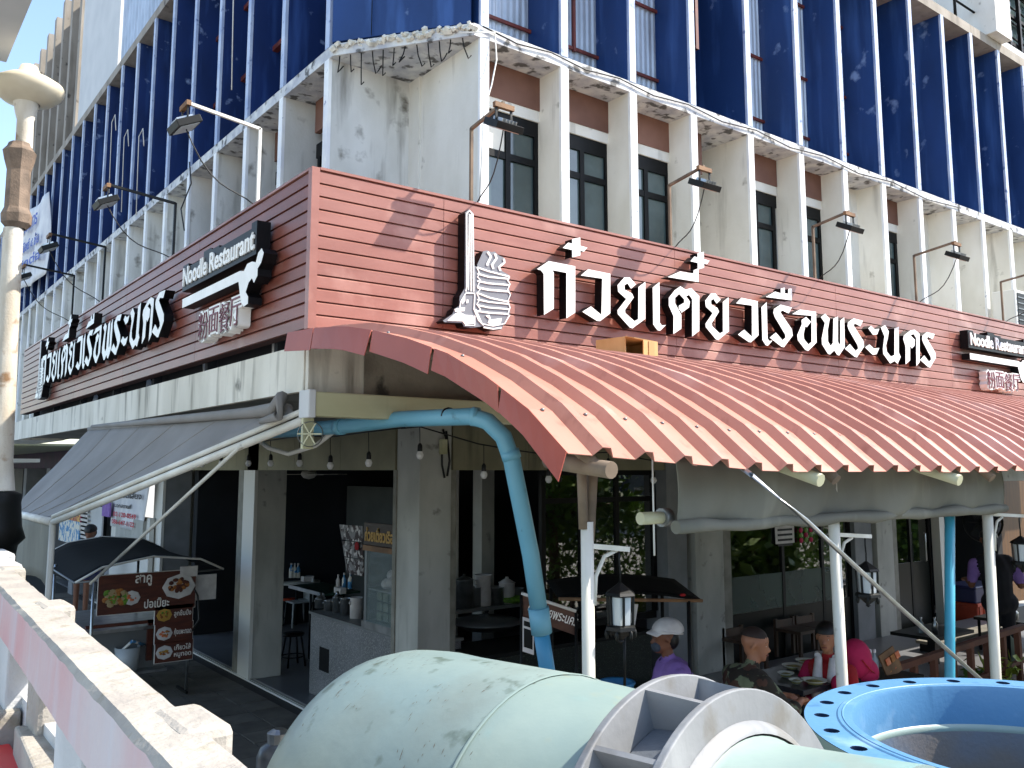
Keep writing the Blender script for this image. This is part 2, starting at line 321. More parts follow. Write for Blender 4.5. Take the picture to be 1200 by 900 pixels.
for k,y in enumerate(FL):
    r=(0,0,-PI/2); inst(fL1,'fin',B,(0,y,0),r) if k else inst(MB().box(-.73+.03,.3,-.045,.045,3.6,SL).mesh('fin',m_whiteL),'fin',B,(0,y,0))
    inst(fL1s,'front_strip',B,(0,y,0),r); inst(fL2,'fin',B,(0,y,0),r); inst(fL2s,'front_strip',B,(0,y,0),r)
# niche corner: inner walls meet, moulding, torn slab edge with rebar
MB().box(.2,.3,.35,.62,3.6,SL).box(.19,.215,.33,.55,3.6,SL-.001).build('niche_pier',m_white,B)
crn=MB()
rr=random.Random(5); P=Vector((-.74,.47,0)); Q=Vector((.14,-.74,0))
for i in range(60):
    t=i/59; p=P.lerp(Q,t); s=rr.uniform(.02,.045); a_=Vector((rr.gauss(0,1),rr.gauss(0,1),rr.gauss(0,.5))).normalized(); b_=a_.orthogonal().normalized(); crn.obox((p.x+rr.uniform(-.015,.015),p.y+rr.uniform(-.015,.015),ST-.04+rr.uniform(-.03,.03)),a_*s*1.0,b_*s*.6,a_.cross(b_)*s*.45)
crn.build('broken_concrete_edge',m_band,B)
for i in range(12):
    t=.06+.078*i; p=P.lerp(Q,t)+Vector((.02,.03,SL+.01)); L=rr.uniform(.12,.36); dx,dy=rr.uniform(-.05,.06),rr.uniform(-.05,.05)
    pts=[p,p+Vector((dx*.3,dy*.3,-L*.5)),p+Vector((dx,dy,-L)),p+Vector((dx+.02,dy-.02,-L+.03))]
    if i%3==0: pts+= [p+Vector((dx+.05,dy-.02,-L*.6))]
    MB().tube(pts,.0065,5).build('rebar',m_iron,B)
MB().prism([(0,ST+.02),(1,ST+.02),(1,T3),(0,T3)],(-.74,.46,0),(.87,-1.14,0),(0,0,1),(.03,.025,0)).build('blue_corner_panel',m_blue,B)
MB().prism([(.30,ST+.02),(.302,ST+.02),(.302,T3),(.30,T3)],(-.75,.455,0),(.87,-1.14,0),(0,0,1),(-.012,-.01,0)).build('panel_joint',m_iron,B)
# upper white storey windows
def win(mid=True):
    f=MB().box(-.02,.98,0,.05,3.85,3.93).box(-.02,.98,0,.05,6.22,6.38).box(.02,.08,0,.05,3.93,6.22).box(.88,.94,0,.05,3.93,6.22).box(.51,.57,-.005,.05,3.93,6.22).box(.08,.88,.0,.05,5.9,5.97)
    return f.mesh('window',m_frame)
wf=win(); gp=MB().box(.08,.51,.02,.03,3.93,6.22).mesh('pane',m_glass); gp2=MB().box(.57,.88,.025,.035,3.93,6.22).mesh('pane',m_glass)
bp=MB().box(.0,.96,-.03,.03,6.5,SL-.002).mesh('shade_panel',m_brown); ws=MB().box(.0,.96,-.02,.05,6.38,6.5).mesh('sill_band',m_white)
brd=MB().box(.1,.5,.015,.02,5.98,6.2).mesh('notice',m_white)
for k in range(len(FR)-1):
    x=FR[k]+.02
    if k==3:
        MB().box(x,x+1.0,.42,.5,3.6,SL).build('recess_wall',m_white,B)
        MB().box(x+.03,x+.5,-.40,-.36,6.35,SL-.003).build('torn_shade',m_brown,B); continue
    if k>=8 or k==6:
        MB().box(x,x+1.0,-.33,-.28,3.6,SL).build('recess_wall',m_white,B); continue
    for me,n in ((wf,'window'),(bp,'shade_panel'),(ws,'sill_band')):
        o=inst(me,n,B,(x,-.36,0))
        if n=='window': 
            for g in (gp,gp2): inst(g,'pane',o,(x,-.36,0)); 
            if k in(0,4): inst(brd,'notice',o,(x,-.365,0))
# gap fill behind the windows
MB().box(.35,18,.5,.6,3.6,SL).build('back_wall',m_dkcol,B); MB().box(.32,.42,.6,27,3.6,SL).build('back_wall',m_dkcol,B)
for k in range(len(FL)-1):
    y=FL[k]+.02
    o=inst(wf,'window',B,(-.36,y+.98,0),(0,0,-PI/2)) if k<4 else None
    if o: inst(gp,'pane',o,(-.36,y+.98,0)); inst(gp2,'pane',o,(-.36,y+.98,0)); 
    if k<4: inst(bp,'shade_panel',B,(-.36,y+.98,0),(0,0,-PI/2))
    else: MB().box(-.33,-.28,y-.0,y+1.02,3.6,SL).build('recess_wall',m_whiteL,B)
# pink pennants inside first window
pn=thing('pennant_string',(.9,-.2,5),'string of pink and yellow pennants inside the window above the logo','bunting')
for i,(x,z,m) in enumerate(((1.0,5.35,m_magenta),(1.5,5.3,m_gold),(2.05,5.2,m_orange))): MB().prism([(0,0),(.12,0),(.06,-.42)],(x,-.39,z),(1,0,0),(0,0,1),(0,.004,0)).build('pennant',m,pn)
MB().tube([(0.9,-.388,5.36),(2.2,-.388,5.2)],.004,5).build('cord',m_cable,pn)
# blue storey: corrugated screens with red oxide frames
def corr(x0,x1,y,z0,z1,nm,mt,axis='x',par=None,pitch=.08,amp=.014):
    bb=MB(); n=max(4,int((x1-x0)/pitch*4)); prof=[]
    for i in range(n+1):
        u=x0+(x1-x0)*i/n; prof.append((u,(0,amp,amp,0)[i%4]))
    for a,b in zip(prof[:-1],prof[1:]):
        if axis=='x': v=[(a[0],y-a[1],z0),(b[0],y-b[1],z0),(b[0],y-b[1],z1),(a[0],y-a[1],z1)]
        else: v=[(y-a[1],a[0],z0),(y-b[1],b[0],z0),(y-b[1],b[0],z1),(y-a[1],a[0],z1)]
        bb.add(v,[(0,1,2,3)])
    return bb.build(nm,mt,par or B)
for k in (0,1,2,4,5,6,8):
    x=FR[k]+.05
    corr(x,x+.9,-.2,ST+.34,T3-.1,'corrugated_screen',m_corr)
    for z in (ST+.44,8.3,9.4): MB().box(x,x+.92,-.245,-.22,z,z+.035).build('red_rail',m_red,B)
    if k in(1,): MB().box(x+.5,x+.535,-.255,-.222,ST+.42,T3-.2).build('red_mullion',m_red,B)
    MB().box(x,x+.92,-.16,-.08,ST,ST+.36).build('screen_gap_shade',m_dark,B)  # dark block stands in for shade in the gap below the screen
for k in (3,7,9,10,11,12,13,14,15,16):
    x=FR[k]+.05; MB().box(x,x+.94,.3,.36,ST,T3).build('blue_panel',m_blue,B)
for x,z0,z1 in ((3.30,7.35,9.6),(3.62,7.9,9.6),(7.42,7.1,8.7)): MB().box(x,x+.05,-.46,-.41,z0,z1).build('red_mullion',m_red,B)
for x,z in ((3.30,8.6),(3.30,7.9),(7.36,8.65),(7.36,7.7)): MB().box(x,x+.36,-.45,-.42,z,z+.045).build('red_rail',m_red,B)
for k in range(len(FL)-1):
    y=FL[k]+.05
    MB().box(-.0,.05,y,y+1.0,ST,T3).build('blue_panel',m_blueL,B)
    if k in(0,1,2,3,5,6,13,14):
        for z in ((9.3,) if k==0 else (7.9,8.9) if k<5 else (8.2,9.35)): MB().box(-.45,-.38,y,y+1.0,z,z+.06).build('red_rail',m_red,B)
# loose wires on blue panels
for k,(y,z) in enumerate(((3.0,8.6),(7.3,8.0),(9.3,8.9),(8.3,8.3))):
    MB().tube([(-.76,y,z),(-.78,y+.03,z+.3),(-.77,y+.3,z+.25),(-.76,y+.25,z-1.1)],.008,5).build('loose_wire',m_jamb,B)
# storey above the left facade
MB().box(-.70,-.6,9.75,13.2,T3+.16,15).build('grey_render_panel',m_greyw,B)
corr(2.5,9.7,-.62,T3+.16,14,'corrugated_screen',m_corr,'y',pitch=.22,amp=.04)
top=14.2
for i in range(9):
    y=13.45+1.06*i; MB().box(-.73,.1,y-.12,y+.12,T3+.16,top-.0).build('concrete_fin',m_bconc,B)
MB().box(-.1,.2,13.2,22.5,T3+.16,top).build('concrete_wall',m_bconc,B); 
for k in range(3): MB().box(-.4,-.1,13.3,22,T3+1.0+1.2*k,T3+1.08+1.2*k).build('concrete_ledge',m_bconc,B)
# end of ground: pillars, lintels, canopy slab
def pil(x0,x1,y0,y1,z1=3.3,m=m_pillar,n='pillar'): return MB().box(x0,x1,y0,y1,0,z1).build(n,m,B,bevel=.008)
pil(.3,.68,.41,.86); 
MB().box(.285,.30,.84,.90,0,2.8).box(.30,.38,.861,.93,0,2.8).build('door_jamb',m_jambg,B); MB().box(.681,.75,.42,.5,0,2.8).build('door_jamb',m_jambg,B)
yA=[at(x,700,'x',.3).y for x in (333,296,287,281)]
xA_=at(332,700,'y',yA[1]).x; pil(.32,xA_,yA[1],yA[1]+.42,m=m_pillar); MB().box(.27,.318,yA[1]-.01,yA[2]+.12,0,2.8).build('door_jamb',m_jamb,B); MB().box(.28,.33,yA[2]+.15,yA[3]+.15,0,2.8).build('door_jamb',m_jambg,B)
yB=[at(x,660,'x',.3).y for x in (221,189,181)]
xB_=at(221,660,'y',yB[1]).x; pil(.32,xB_,yB[1],yB[1]+.42,m=m_pillarg); MB().box(.27,.318,yB[1]-.01,yB[2]+.1,0,2.8).build('door_jamb',m_jamb,B)
pil(.3,.75,12.4,13.0,m=m_pillarg)
xA=[at(x,700,'y',.4).x for x in (785,808,815,848,858)]
pil(xA[0],xA[1],.42,.8,m=m_pillarg); pil(xA[2],xA[3],.38,.8); MB().box(xA[3],xA[4],.40,.5,0,2.8).build('door_jamb',m_jambg,B)
xB=[at(x,650,'y',.4).x for x in (1004,1024,1027,1046,1052)]
pil(xB[0],xB[1],.42,.8,m=m_pillarg); pil(xB[2],xB[3],.38,.8); MB().box(xB[3],xB[4],.40,.5,0,2.8).build('door_jamb',m_jambg,B)
xC=[at(x,650,'y',.4).x for x in (1100,1106)]
MB().box(xC[0],xC[1],.36,.5,0,2.8).build('door_jamb',m_jamb,B)
# lintels in panels
for a,b in ((.43,.68),): pass
ys=[.93,2.2,3.5,5.2,6.6,8.0,9.3,10.7,12.4]
for a,b in zip(ys[:-1],ys[1:]): MB().box(.32,.6,a+.004,b-.004,2.8,3.34).build('lintel',m_beige,B)
xs=[.70,1.7,2.7,xA[0]-.02]; 
for a,b in zip(xs[:-1],xs[1:]): MB().box(a+.004,b-.004,.42,.7,2.8,3.34).build('lintel',m_beige,B)
MB().box(xA[1],14,.42,.7,2.6,3.34).build('lintel',m_pillar,B)
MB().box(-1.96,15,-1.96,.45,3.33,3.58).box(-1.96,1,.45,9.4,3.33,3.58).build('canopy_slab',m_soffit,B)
MB().box(-2.0,-1.955,-1.93,9.2,3.3,3.6).build('canopy_edge',m_band,B); MB().box(-1.99,-1.6,-1.98,-1.935,3.28,3.61).build('canopy_edge',m_band,B)
MB().box(-1.6,15,-1.99,-1.95,3.3,3.6).build('canopy_edge',m_conc,B)
MB().box(-1.98,-1.3,9.25,12,3.3,3.6).build('canopy_edge',m_band,B)
# interior shell
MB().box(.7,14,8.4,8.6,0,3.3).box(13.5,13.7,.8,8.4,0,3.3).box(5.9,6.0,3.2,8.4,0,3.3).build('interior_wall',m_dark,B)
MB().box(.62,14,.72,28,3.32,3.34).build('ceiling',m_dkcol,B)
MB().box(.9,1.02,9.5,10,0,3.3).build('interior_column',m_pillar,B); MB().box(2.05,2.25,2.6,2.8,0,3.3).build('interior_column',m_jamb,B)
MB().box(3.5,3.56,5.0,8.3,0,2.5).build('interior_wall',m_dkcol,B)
pcol=at(572,600,'y',2.2); MB().box(pcol.x-.1,pcol.x+.1,2.2,2.4,0,3.3).build('interior_column',m_pillar,B)
# white wall of the right end bay
q0=at(1108,650,'y',.6); MB().box(q0.x,q0.x+3.5,3.0,3.1,0,3.3).build('side_wall',m_whiteL,B)
q1=at(1172,650,'y',1.6); MB().box(q1.x,q1.x+2,1.6,1.66,0,3.0).build('timber_wall',mat('orange_timber','#5f3f18','#4a3012',5,(3,3,.3),.6),B)
# glazed partitions on the right facade
def glazing(name,x0,x1,y,label,mull,trans,z1=2.8,gl=None,z0=.02):
    t=thing(name,((x0+x1)/2,y,0),label,'glass partition'); 
    MB().box(x0,x1,y-.03,y+.03,z1-.06,z1).box(x0,x1,y-.03,y+.03,z0,z0+.08).build('frame_rail',m_frame,t)
    xs=[x0]+list(mull)+[x1]
    for x in xs: MB().box(x-.03,x+.03,y-.028,y+.028,z0+.08,z1-.06).build('mullion',m_frame,t)
    for z in trans: MB().box(x0+.03,x1-.03,y-.026,y+.026,z-.03,z+.03).build('transom',m_frame,t)
    for a,b in zip(xs[:-1],xs[1:]): MB().box(a+.03,b-.03,y-.006,y+.006,z0+.08,z1-.06).build('pane',gl or m_shopglass,t)
    return t
mirr=mat('reflective_shop_glass',(.004,.007,.006),rough=.015,spec=1.0,alpha=.62,coat=.0); mirr.node_tree.nodes['Principled BSDF'].inputs['IOR'].default_value=2.1
G1=glazing('glass_partition',2.05,xA[0]-.04,.62,'black framed glass behind the noodle kitchen, left of the grey pillars',(2.62,3.2),(2.45,),gl=mirr,z0=1.0)
G2=glazing('glass_partition',xA[4]+.03,xB[0]-.03,.52,'black framed glass with frosted green band behind the seated soldier',(xA[4]+1.25,xA[4]+2.2),(),2.62,gl=mirr)
fz1=at(860,677,'y',.5).z; fz0=at(860,720,'y',.5).z
MB().box(xA[4]+.1,xB[0]-.5,.50,.506,fz0,fz1).build('frosted_band',m_lcd,G2)
pa=at(908,615,'y',.48); pb=at(931,636,'y',.48)
n=MB().box(pa.x,pb.x,.478,.482,pb.z,pa.z).build('paper_notice',m_whitec,G2)
for i in range(4): MB().box(pa.x+.05,pb.x-.05,.4745,.477,pa.z-.09-.07*i,pa.z-.06-.07*i).build('print_line',m_blackt,G2)
MB().box(xA[4]+.08,xB[0]-.06,.498,.512,.12,fz0-.005).build('reflection_mask',m_maskgl,G2)  # added sheet, paints the lower glass as dark as a shaded room
fl=MB()
for i in range(9): fl.ell((pb.x+.15+.12*(i%3),.47,pa.z-.1-.07*(i//3)),(.05,.01,.04),6,4,m=i%2)
fl.build('sticker_flowers',[m_magenta,m_green],G2)
G3=glazing('glass_partition',xB[4]+.03,xC[0]-.03,.55,'dark glass door between the white pillar and the pale end wall',((xB[4]+xC[0])/2,),(),2.62,gl=mirr)
MB().tube([(xC[0]-.35,.45,1.3),(xC[0]-.35,.43,1.32),(xC[0]-.35,.43,1.75),(xC[0]-.35,.45,1.77)],.012,6).build('handle',m_steel,G3)
MB().box(xB[4]+.08,xC[0]-.08,.53,.542,.12,1.3).build('reflection_mask',m_maskgl,G3)  # added sheet, keeps the lower door glass painted dark
# roof terrace bits and neighbour at top right
MB().box(8.3,9.4,-.5,-.4,T3+.16,13).build('parapet_wall',m_greyw,B)
o=MB().box(8.55,9.2,-.53,-.51,T3+.25,12).build('roof_window',m_jamb,B)
MB().box(8.65,9.1,-.545,-.535,T3+.35,12).build('pane',m_glass,B)
rt=thing('roof_railing',(12,0,T3+.16),'thin dark metal railing on the roof terrace at top right against the sky','railing')
for z in (10.75,11.05,11.35,11.65): MB().tube([(9.9,-.55,z),(15,-.55,z)],.02,6).build('rail',m_frame,rt)
for x in (10.2,11.8,13.5): MB().tube([(x,-.55,T3+.16),(x,-.55,11.65)],.025,6).build('upright',m_frame,rt)
nb=thing('neighbour_building',(16,0,0),'pale neighbouring block with barred window at the top right corner','building')
a=at(1167,20,'y',-.9); b=at(1184,20,'y',-.9); c=at(1200,100,'y',-.9)
MB().box(a.x,b.x,-.9,2,T3+.17,20).build('pier',m_white,nb); MB().box(b.x,b.x+8,-.7,2,T3+.17,at(1195,45,'y',-.7).z-.25).build('wall',m_greyw,nb); MB().box(b.x,b.x+8,-.7,2,at(1195,45,'y',-.7).z+3.2,20).build('wall',m_greyw,nb)
zz=at(1195,45,'y',-.7).z
MB().box(b.x,b.x+8,-.5,-.45,zz-.25,zz+3.2).build('pane',m_glass,nb)
for i in range(8): MB().box(b.x+.1+.45*i,b.x+.16+.45*i,-.66,-.6,zz-.2,zz+3.2).build('window_bar',m_frame,nb)
for i in range(6): MB().box(b.x,b.x+8,-.60,-.55,zz-.1+.55*i,zz-.04+.55*i).build('window_bar',m_frame,nb)
# ------------------------------------------------------------------ signboards
S=thing('signboard',(-2,-2,3.7),'brown red slatted fascia signboard wrapping the corner with white Thai lettering','signboard')
Z0,Z1=3.70,4.74; NP=12; ph=(Z1-Z0)/NP
def plank_mesh(L,mt):
    pr=[(0,0),(.022,0),(.022,ph*.80),(.012,ph*.93),(0,ph*.93)] # (out,z)
    bb=MB(); n=len(pr); bb.add([(x,-o,z) for x in (0,L) for o,z in pr],[tuple(range(n)),tuple(range(n,2*n))[::-1]]+[(i,n+i,n+(i+1)%n,(i+1)%n) for i in range(n)]); return bb.mesh('plank',mt)
xr=[-1.965,-1.0,1.42,3.9,6.3,8.75,11.2]
for i in range(len(xr)-1):
    me=plank_mesh(xr[i+1]-xr[i]-.004,m_plank)
    for k in range(NP): inst(me,'plank',S,(xr[i],-1.985,Z0+k*ph+.003))
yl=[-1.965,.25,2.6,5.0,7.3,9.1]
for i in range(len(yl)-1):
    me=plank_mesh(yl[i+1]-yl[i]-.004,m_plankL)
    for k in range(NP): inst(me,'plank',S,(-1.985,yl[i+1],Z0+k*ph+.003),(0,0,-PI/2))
MB().box(-1.95,11.2,-1.984,-1.9,Z0,Z1).box(-1.984,-1.9,-1.95,9.1,Z0,Z1).build('backing',m_groove,S)
MB().box(-2.022,-1.967,-2.022,-1.967,Z0-.01,Z1+.01).build('corner_trim',m_plank,S)
MB().box(-1.96,11.2,-2.015,-1.9,Z1+.001,Z1+.018).box(-2.015,-1.9,-1.96,9.1,Z1+.001,Z1+.018).build('top_trim',m_plank,S)
for y in (-1.2,.3,1.9,3.5,5.2,7.0,8.6): MB().box(-1.88,-1.8,y,y+.06,3.58,Z1-.1).build('support_strut',m_dark,S)
for x in (-.6,1.6,4,6,8): MB().box(x,x+.05,-1.88,-1.8,3.58,Z1-.1).build('support_strut',m_jamb,S)
for y in (.4,2.2,4.6): MB().beam((-1.85,y,3.6),(-1.75,y+.35,3.75),.05,.03).build('support_strut',m_jamb,S)
MB().box(-1.75,-1.7,-1.2,9,3.6,4.2).build('sign_gap_shade',m_dark,S)  # dark sheet stands in for shade in the gap under the sign
MB().box(-1.8,-1.2,-1.7,-.9,3.6,3.9).build('pale_box',m_greyw,S)
# letters traced on the sign plane
def tr(reg,zf,pts,y=-2.13):
    return [(lambda p:(p.x,p.z))(at(reg[0]+x/zf,reg[1]+yy/zf,'y',y)) for x,yy in pts]
A_=((610,270),5.4545); B_=((800,300),6.); C_=((980,350),5.4545)
def T(r,pts): return tr(r[0],r[1],pts)
glyph={
'ko':T(A_,[(105,247),(180,196),(350,229),(350,525),(293,562),(293,271),(205,254),(213,275),(213,500),(150,540),(148,277),(130,255)]),
'cross':T(A_,[(330,55),(382,45),(382,98),(428,110),(405,135),(382,130),(382,160),(330,172),(330,125),(270,112),(305,78),(330,85)]),
'wo':T(A_,[(385,288),(432,248),(574,277),(574,530),(508,580),(488,578),(395,520),(450,485),(517,540),(522,308)]),
'yo':T(A_,[(798,328),(798,565),(715,626),(698,620),(622,535),(620,510),(676,438),(624,392),(620,350),(664,300),(698,300),(738,345),(706,372),(684,338),(664,350),(666,378),(712,402),(724,428),(668,508),(670,528),(728,580),(752,568),(754,362)]),
'e':T(A_,[(845,365),(888,330),(890,590),(905,608),(930,604),(892,642),(875,638),(848,600)]),
'to':T(A_,[(977,663),(978,548),(948,480),(948,430),(985,383),(1022,357),(1055,378),(1092,368),(1143,420),(1143,642),(1097,678),(1097,440),(1078,412),(1058,420),(1083,455),(1077,492),(1030,526),(1012,500),(1012,482),(1046,462),(1046,440),(1014,406),(988,430),(988,465),(1028,540),(1028,628)]),
'ii':T(A_,[(940,298),(1020,262),(1106,276),(1106,255),(1138,242),(1138,330)]),
'o':T(B_,[(770,408),(825,376),(938,392),(942,608),(882,668),(862,660),(810,592),(806,556),(838,480),(836,450),(868,428),(902,462),(874,500),(862,495),(850,552),(854,585),(884,622),(906,604),(906,420)]),
'ro':T(B_,[(638,400),(642,372),(688,342),(768,362),(745,404),(698,382),(688,396),(768,515),(774,560),(712,642),(692,636),(612,574),(655,538),(702,592),(724,574),(720,550),(648,430)]),
'pho':T(B_,[(972,430),(1002,405),(1034,442),(1020,520),(1022,600),(1040,632),(1056,612),(1060,440),(1092,425),(1092,600),(1100,625),(1108,612),(1108,455),(1136,430),(1140,640),(1100,700),(1086,694),(1066,664),(1036,692),(1022,688),(980,620),(978,580),(1000,470)]),
'a1':T(C_,[(205,190),(222,172),(245,195),(275,192),(262,228),(235,232)]),
'a2':T(C_,[(185,312),(212,292),(240,318),(275,315),(258,355),(232,358)]),
'no':T(C_,[(285,185),(312,168),(336,210),(330,250),(318,300),(324,340),(350,370),(372,360),(372,190),(400,178),(400,345),(412,372),(392,416),(372,398),(345,415),(300,352),(298,320),(308,240)]),
'kho':T(C_,[(428,258),(432,235),(474,203),(500,198),(532,222),(534,405),(512,432),(510,250),(494,226),(474,234),(502,262),(500,300),(484,318),(472,302),(472,395),(443,420),(443,308)]),
'ue':T(B_,[(585,288),(650,250),(690,262),(690,228),(718,222),(718,262),(742,265),(742,232),(768,228),(768,312)]),
}
LZ=3.96
gm={}; gc={}
for k,pl in glyph.items():
    bx=min(pl,key=lambda p:p[1])[0]; gc[k]=bx
    gm[k]=curve_mesh('letter',[[(x-bx,z-LZ) for x,z in pl]],.0425,0,(m_letter,m_black))
bxx=lambda r,x,y:at(r[0][0]+x/r[1],r[0][1]+y/r[1],'y',-2.13).x
seq=[('ko',gc['ko']),('cross',gc['cross']),('wo',gc['wo']),('yo',gc['yo']),('e',gc['e']),('to',gc['to']),('ii',gc['ii']),('cross',bxx(A_,1133,243)),('yo',bxx(B_,250,592)),('wo',bxx(B_,465,608)),
('e',bxx(B_,600,636)),('ro',gc['ro']),('ue',gc['ue']),('o',gc['o']),('pho',gc['pho']),('ro',bxx(C_,132,382)),('a1',gc['a1']),('a2',gc['a2']),('no',gc['no']),('kho',gc['kho']),('ro',bxx(C_,600,440))]
dzcross=T(A_,[(1133,245)])[0][1]-T(A_,[(345,170)])[0][1]
for i,(k,x) in enumerate(seq):
    dz=dzcross-.0 if i==7 else 0
    inst(gm[k],'letter',S,(x,-2.045,LZ+dz),(PI/2,0,0))
    inst(gm[k],'letter',S,(-2.045,6.62-(x+.17)*1.0,LZ+dz+.01),(PI/2,0,-PI/2))
def side(me,name,u,z,out,left,label=None):
    return inst(me,name,S,(-2.0-out,u,z) if left else (u,-2.0-out,z),(PI/2,0,-PI/2) if left else (PI/2,0,0))
# logo
lg=((510,230),5.2909)
LT=lambda pts:tr(lg[0],lg[1],pts,-2.13)
lo_x=-1.0; lo_z=3.8
def LM(pts,ex,mats): return curve_mesh('logo_piece',[[(x-lo_x,z-lo_z) for x,z in LT(p)] for p in pts],ex,0,mats)
outline=[(188,100),(212,80),(240,105),(246,430),(268,440),(262,425),(300,340),(325,335),(350,345),(372,342),(395,365),(425,378),(438,395),(405,445),(420,465),(465,490),(455,560),(470,600),(455,650),(468,720),(430,780),(415,825),(350,830),(300,805),(225,815),(180,808),(170,785),(60,780),(50,770),(110,730),(120,700),(150,680),(155,620),(185,570)]
base=LM([outline],.045,(m_grey,m_black))
def stroke(pts,wd):
    P=[Vector((x,y)) for x,y in pts]; Lf=[];Rt=[]
    for i,p in enumerate(P):
        t=(P[min(i+1,len(P)-1)]-P[max(i-1,0)]).normalized(); nn=Vector((-t.y,t.x))*wd/2; Lf.append(tuple(p+nn)); Rt.append(tuple(p-nn))
    return Lf+Rt[::-1]
wl=[stroke(p,wd) for p,wd in (([(195,108),(212,88),(234,112),(238,590)],7),([(194,110),(196,560),(190,590)],7),([(212,110),(206,580)],5),([(222,110),(222,590)],5),
 ([(258,440),(330,465),(460,498)],9),([(262,480),(330,500),(458,512)],10),([(262,525),(330,540),(455,550)],10),([(262,565),(330,580),(455,590)],12),([(262,600),(340,630),(458,655)],9),([(262,640),(330,655),(455,668)],9),([(262,675),(330,690),(455,700)],9),([(262,712),(330,722),(455,730)],10),
 ([(258,440),(275,480),(262,500),(280,520),(262,560),(278,580),(258,600),(275,640),(258,670),(280,700),(262,720)],5),([(462,498),(448,520),(464,545),(448,580),(466,610),(450,650),(464,690),(450,730)],5),
 ([(190,600),(245,602)],7),([(190,600),(160,650),(152,690)],6),([(245,605),(240,700),(270,770),(300,800)],6),([(245,740),(245,800),(185,800)],6),
 ([(250,700),(290,790),(360,805),(430,790),(462,735)],6),([(325,345),(345,375),(325,415),(322,430)],13),([(370,355),(380,385),(352,425),(360,450)],13),([(425,388),(430,410),(395,440),(405,462)],12),
 ([(300,812),(360,822),(410,815)],9))]
wl+= [[(75,772),(120,730),(150,715),(185,735),(235,740),(240,790),(185,795),(170,775)],[(120,700),(160,690),(185,690),(180,712),(125,718)],[(312,740),(335,735),(345,765),(380,760),(412,755),(405,790),(350,800),(325,785),(335,760)],[(165,640),(185,615),(185,650),(168,670)],[(195,640),(205,640),(205,660),(192,665)]]
whites=[LM([p],.003,(m_letter,)) for p in wl]
for left in (False,True):
    ux=lambda: (7.02-(lo_x+1.05)) if left else lo_x
    g=side(base,'logo',ux(),lo_z,.035,left); 
    for me in whites: side(me,'logo_line',ux(),lo_z,.126,left)
# Noodle Restaurant box, spoon bar and Chinese characters
tx=[fit_mesh(text_mesh('lettering',s,.2,.006,(m_letter,),offset=.004),wd,hh) for s,wd,hh in (('Noodle',.60,.155),('Restaurant',.92,.155))]
def nbox(us,w,h): return curve_mesh('letter_box',[[(0,0),(w,0),(w,h),(0,h)]],.045,0,(m_black,m_black))
bA=curve_mesh('letter_box',[[(-.02,-.02),(.66,-.02),(.66,-.02),(1.62,-.02),(1.62,.22),(1.52,.22),(1.52,.18),(.86,.18),(.86,.2),(.70,.2),(.66,.22),(.5,.22),(.5,.17),(.12,.17),(.12,.2),(-.02,.2)]],.05,0,(m_black,m_black))
barp=[(0,0),(1.30,.0),(1.33,-.08),(1.36,-.15),(1.42,-.2),(1.50,-.19),(1.50,-.14),(1.45,-.1),(1.50,-.04),(1.56,-.02),(1.60,-.06),(1.66,-.02),(1.66,.03),(1.72,.06),(1.76,.12),(1.72,.16),(1.66,.14),(1.62,.08),(1.55,.1),(1.46,.1),(1.40,.06),(1.32,.075),(0,.075)]
bar=curve_mesh('spoon_bar',[barp],.05,0,(m_letter,m_black))
ch=[]
for c in '粉面餐厅':
    me=text_mesh('character',c,.24,.045,(m_letter,),offset=.014); me2=text_mesh('character_line',c,.24,.003,(m_maroon,),offset=-.0025)
    ch.append((me,me2))
for left in (False,True):
    u0=.24 if left else 6.53; f=-1 if left else 1
    side(bA,'letter_box',u0,4.30,.03,left); side(tx[0],'lettering',u0+f*.02,4.315,.131,left); side(tx[1],'lettering',u0+f*.68,4.315,.131,left)
    side(bar,'spoon_bar',u0,4.14,.03,left)
    for i,(m1,m2) in enumerate(ch):
        u=u0+f*(.42+.235*i); z=3.83+(.02 if i%2 else 0); side(m1,'character',u,z,.03,left); side(m2,'character_line',u,z,.1215,left)
# ------------------------------------------------------------------ red corrugated awning roof
RF=thing('awning_roof',(-2.1,-4.6,2.7),'curved red corrugated sheet roof over the eating area below the lit signboard','awning')
prof=[(-1.97,3.645),(-2.35,3.625),(-2.75,3.585),(-3.1,3.515),(-3.45,3.43),(-3.8,3.32),(-4.1,3.19),(-4.38,3.04),(-4.62,2.86)]
def roofpt(x,i,h,sag=0):
    y,z=prof[i]; a=prof[max(i-1,0)]; b=prof[min(i+1,len(prof)-1)]; d=Vector((0,b[0]-a[0],b[1]-a[1])).normalized(); nn=Vector((0,-d.z,d.y)); nn=-nn if nn.z<0 else nn
    far=min(1,max(0,(x+2.1)/1.2)); zz=z-(.07*far)*(i/8.)**2
    return Vector((x,y,zz))+nn*h
pit=.235; W=3
rr=random.Random(11)
x=-2.12; ns=0
while x<9.2:
    bb=MB(); xs=[(0,0)]
    for k in range(W):
        o=k*pit; xs+=[(o+.125,0),(o+.158,.042),(o+.200,.042),(o+.235,0)]
    xs=[(a,b) for a,b in xs]
    xs.append((W*pit+.03,-.003)); dz=rr.uniform(-.006,.006); NI=len(prof); drop=rr.uniform(-.03,.03)
    V=[roofpt(x+a,i,b+.004+dz*.2) for i in range(NI) for a,b in xs]
    n=len(xs)
    for j in range(n): V[(NI-1)*n+j]+=Vector((0,drop*.4,-drop*.3))
    bb.add(V,[(i*n+j,i*n+j+1,(i+1)*n+j+1,(i+1)*n+j) for i in range(NI-1) for j in range(n-1)])
    o=bb.build('roof_sheet',m_roof,RF,solid=.004); x+=W*pit; ns+=1
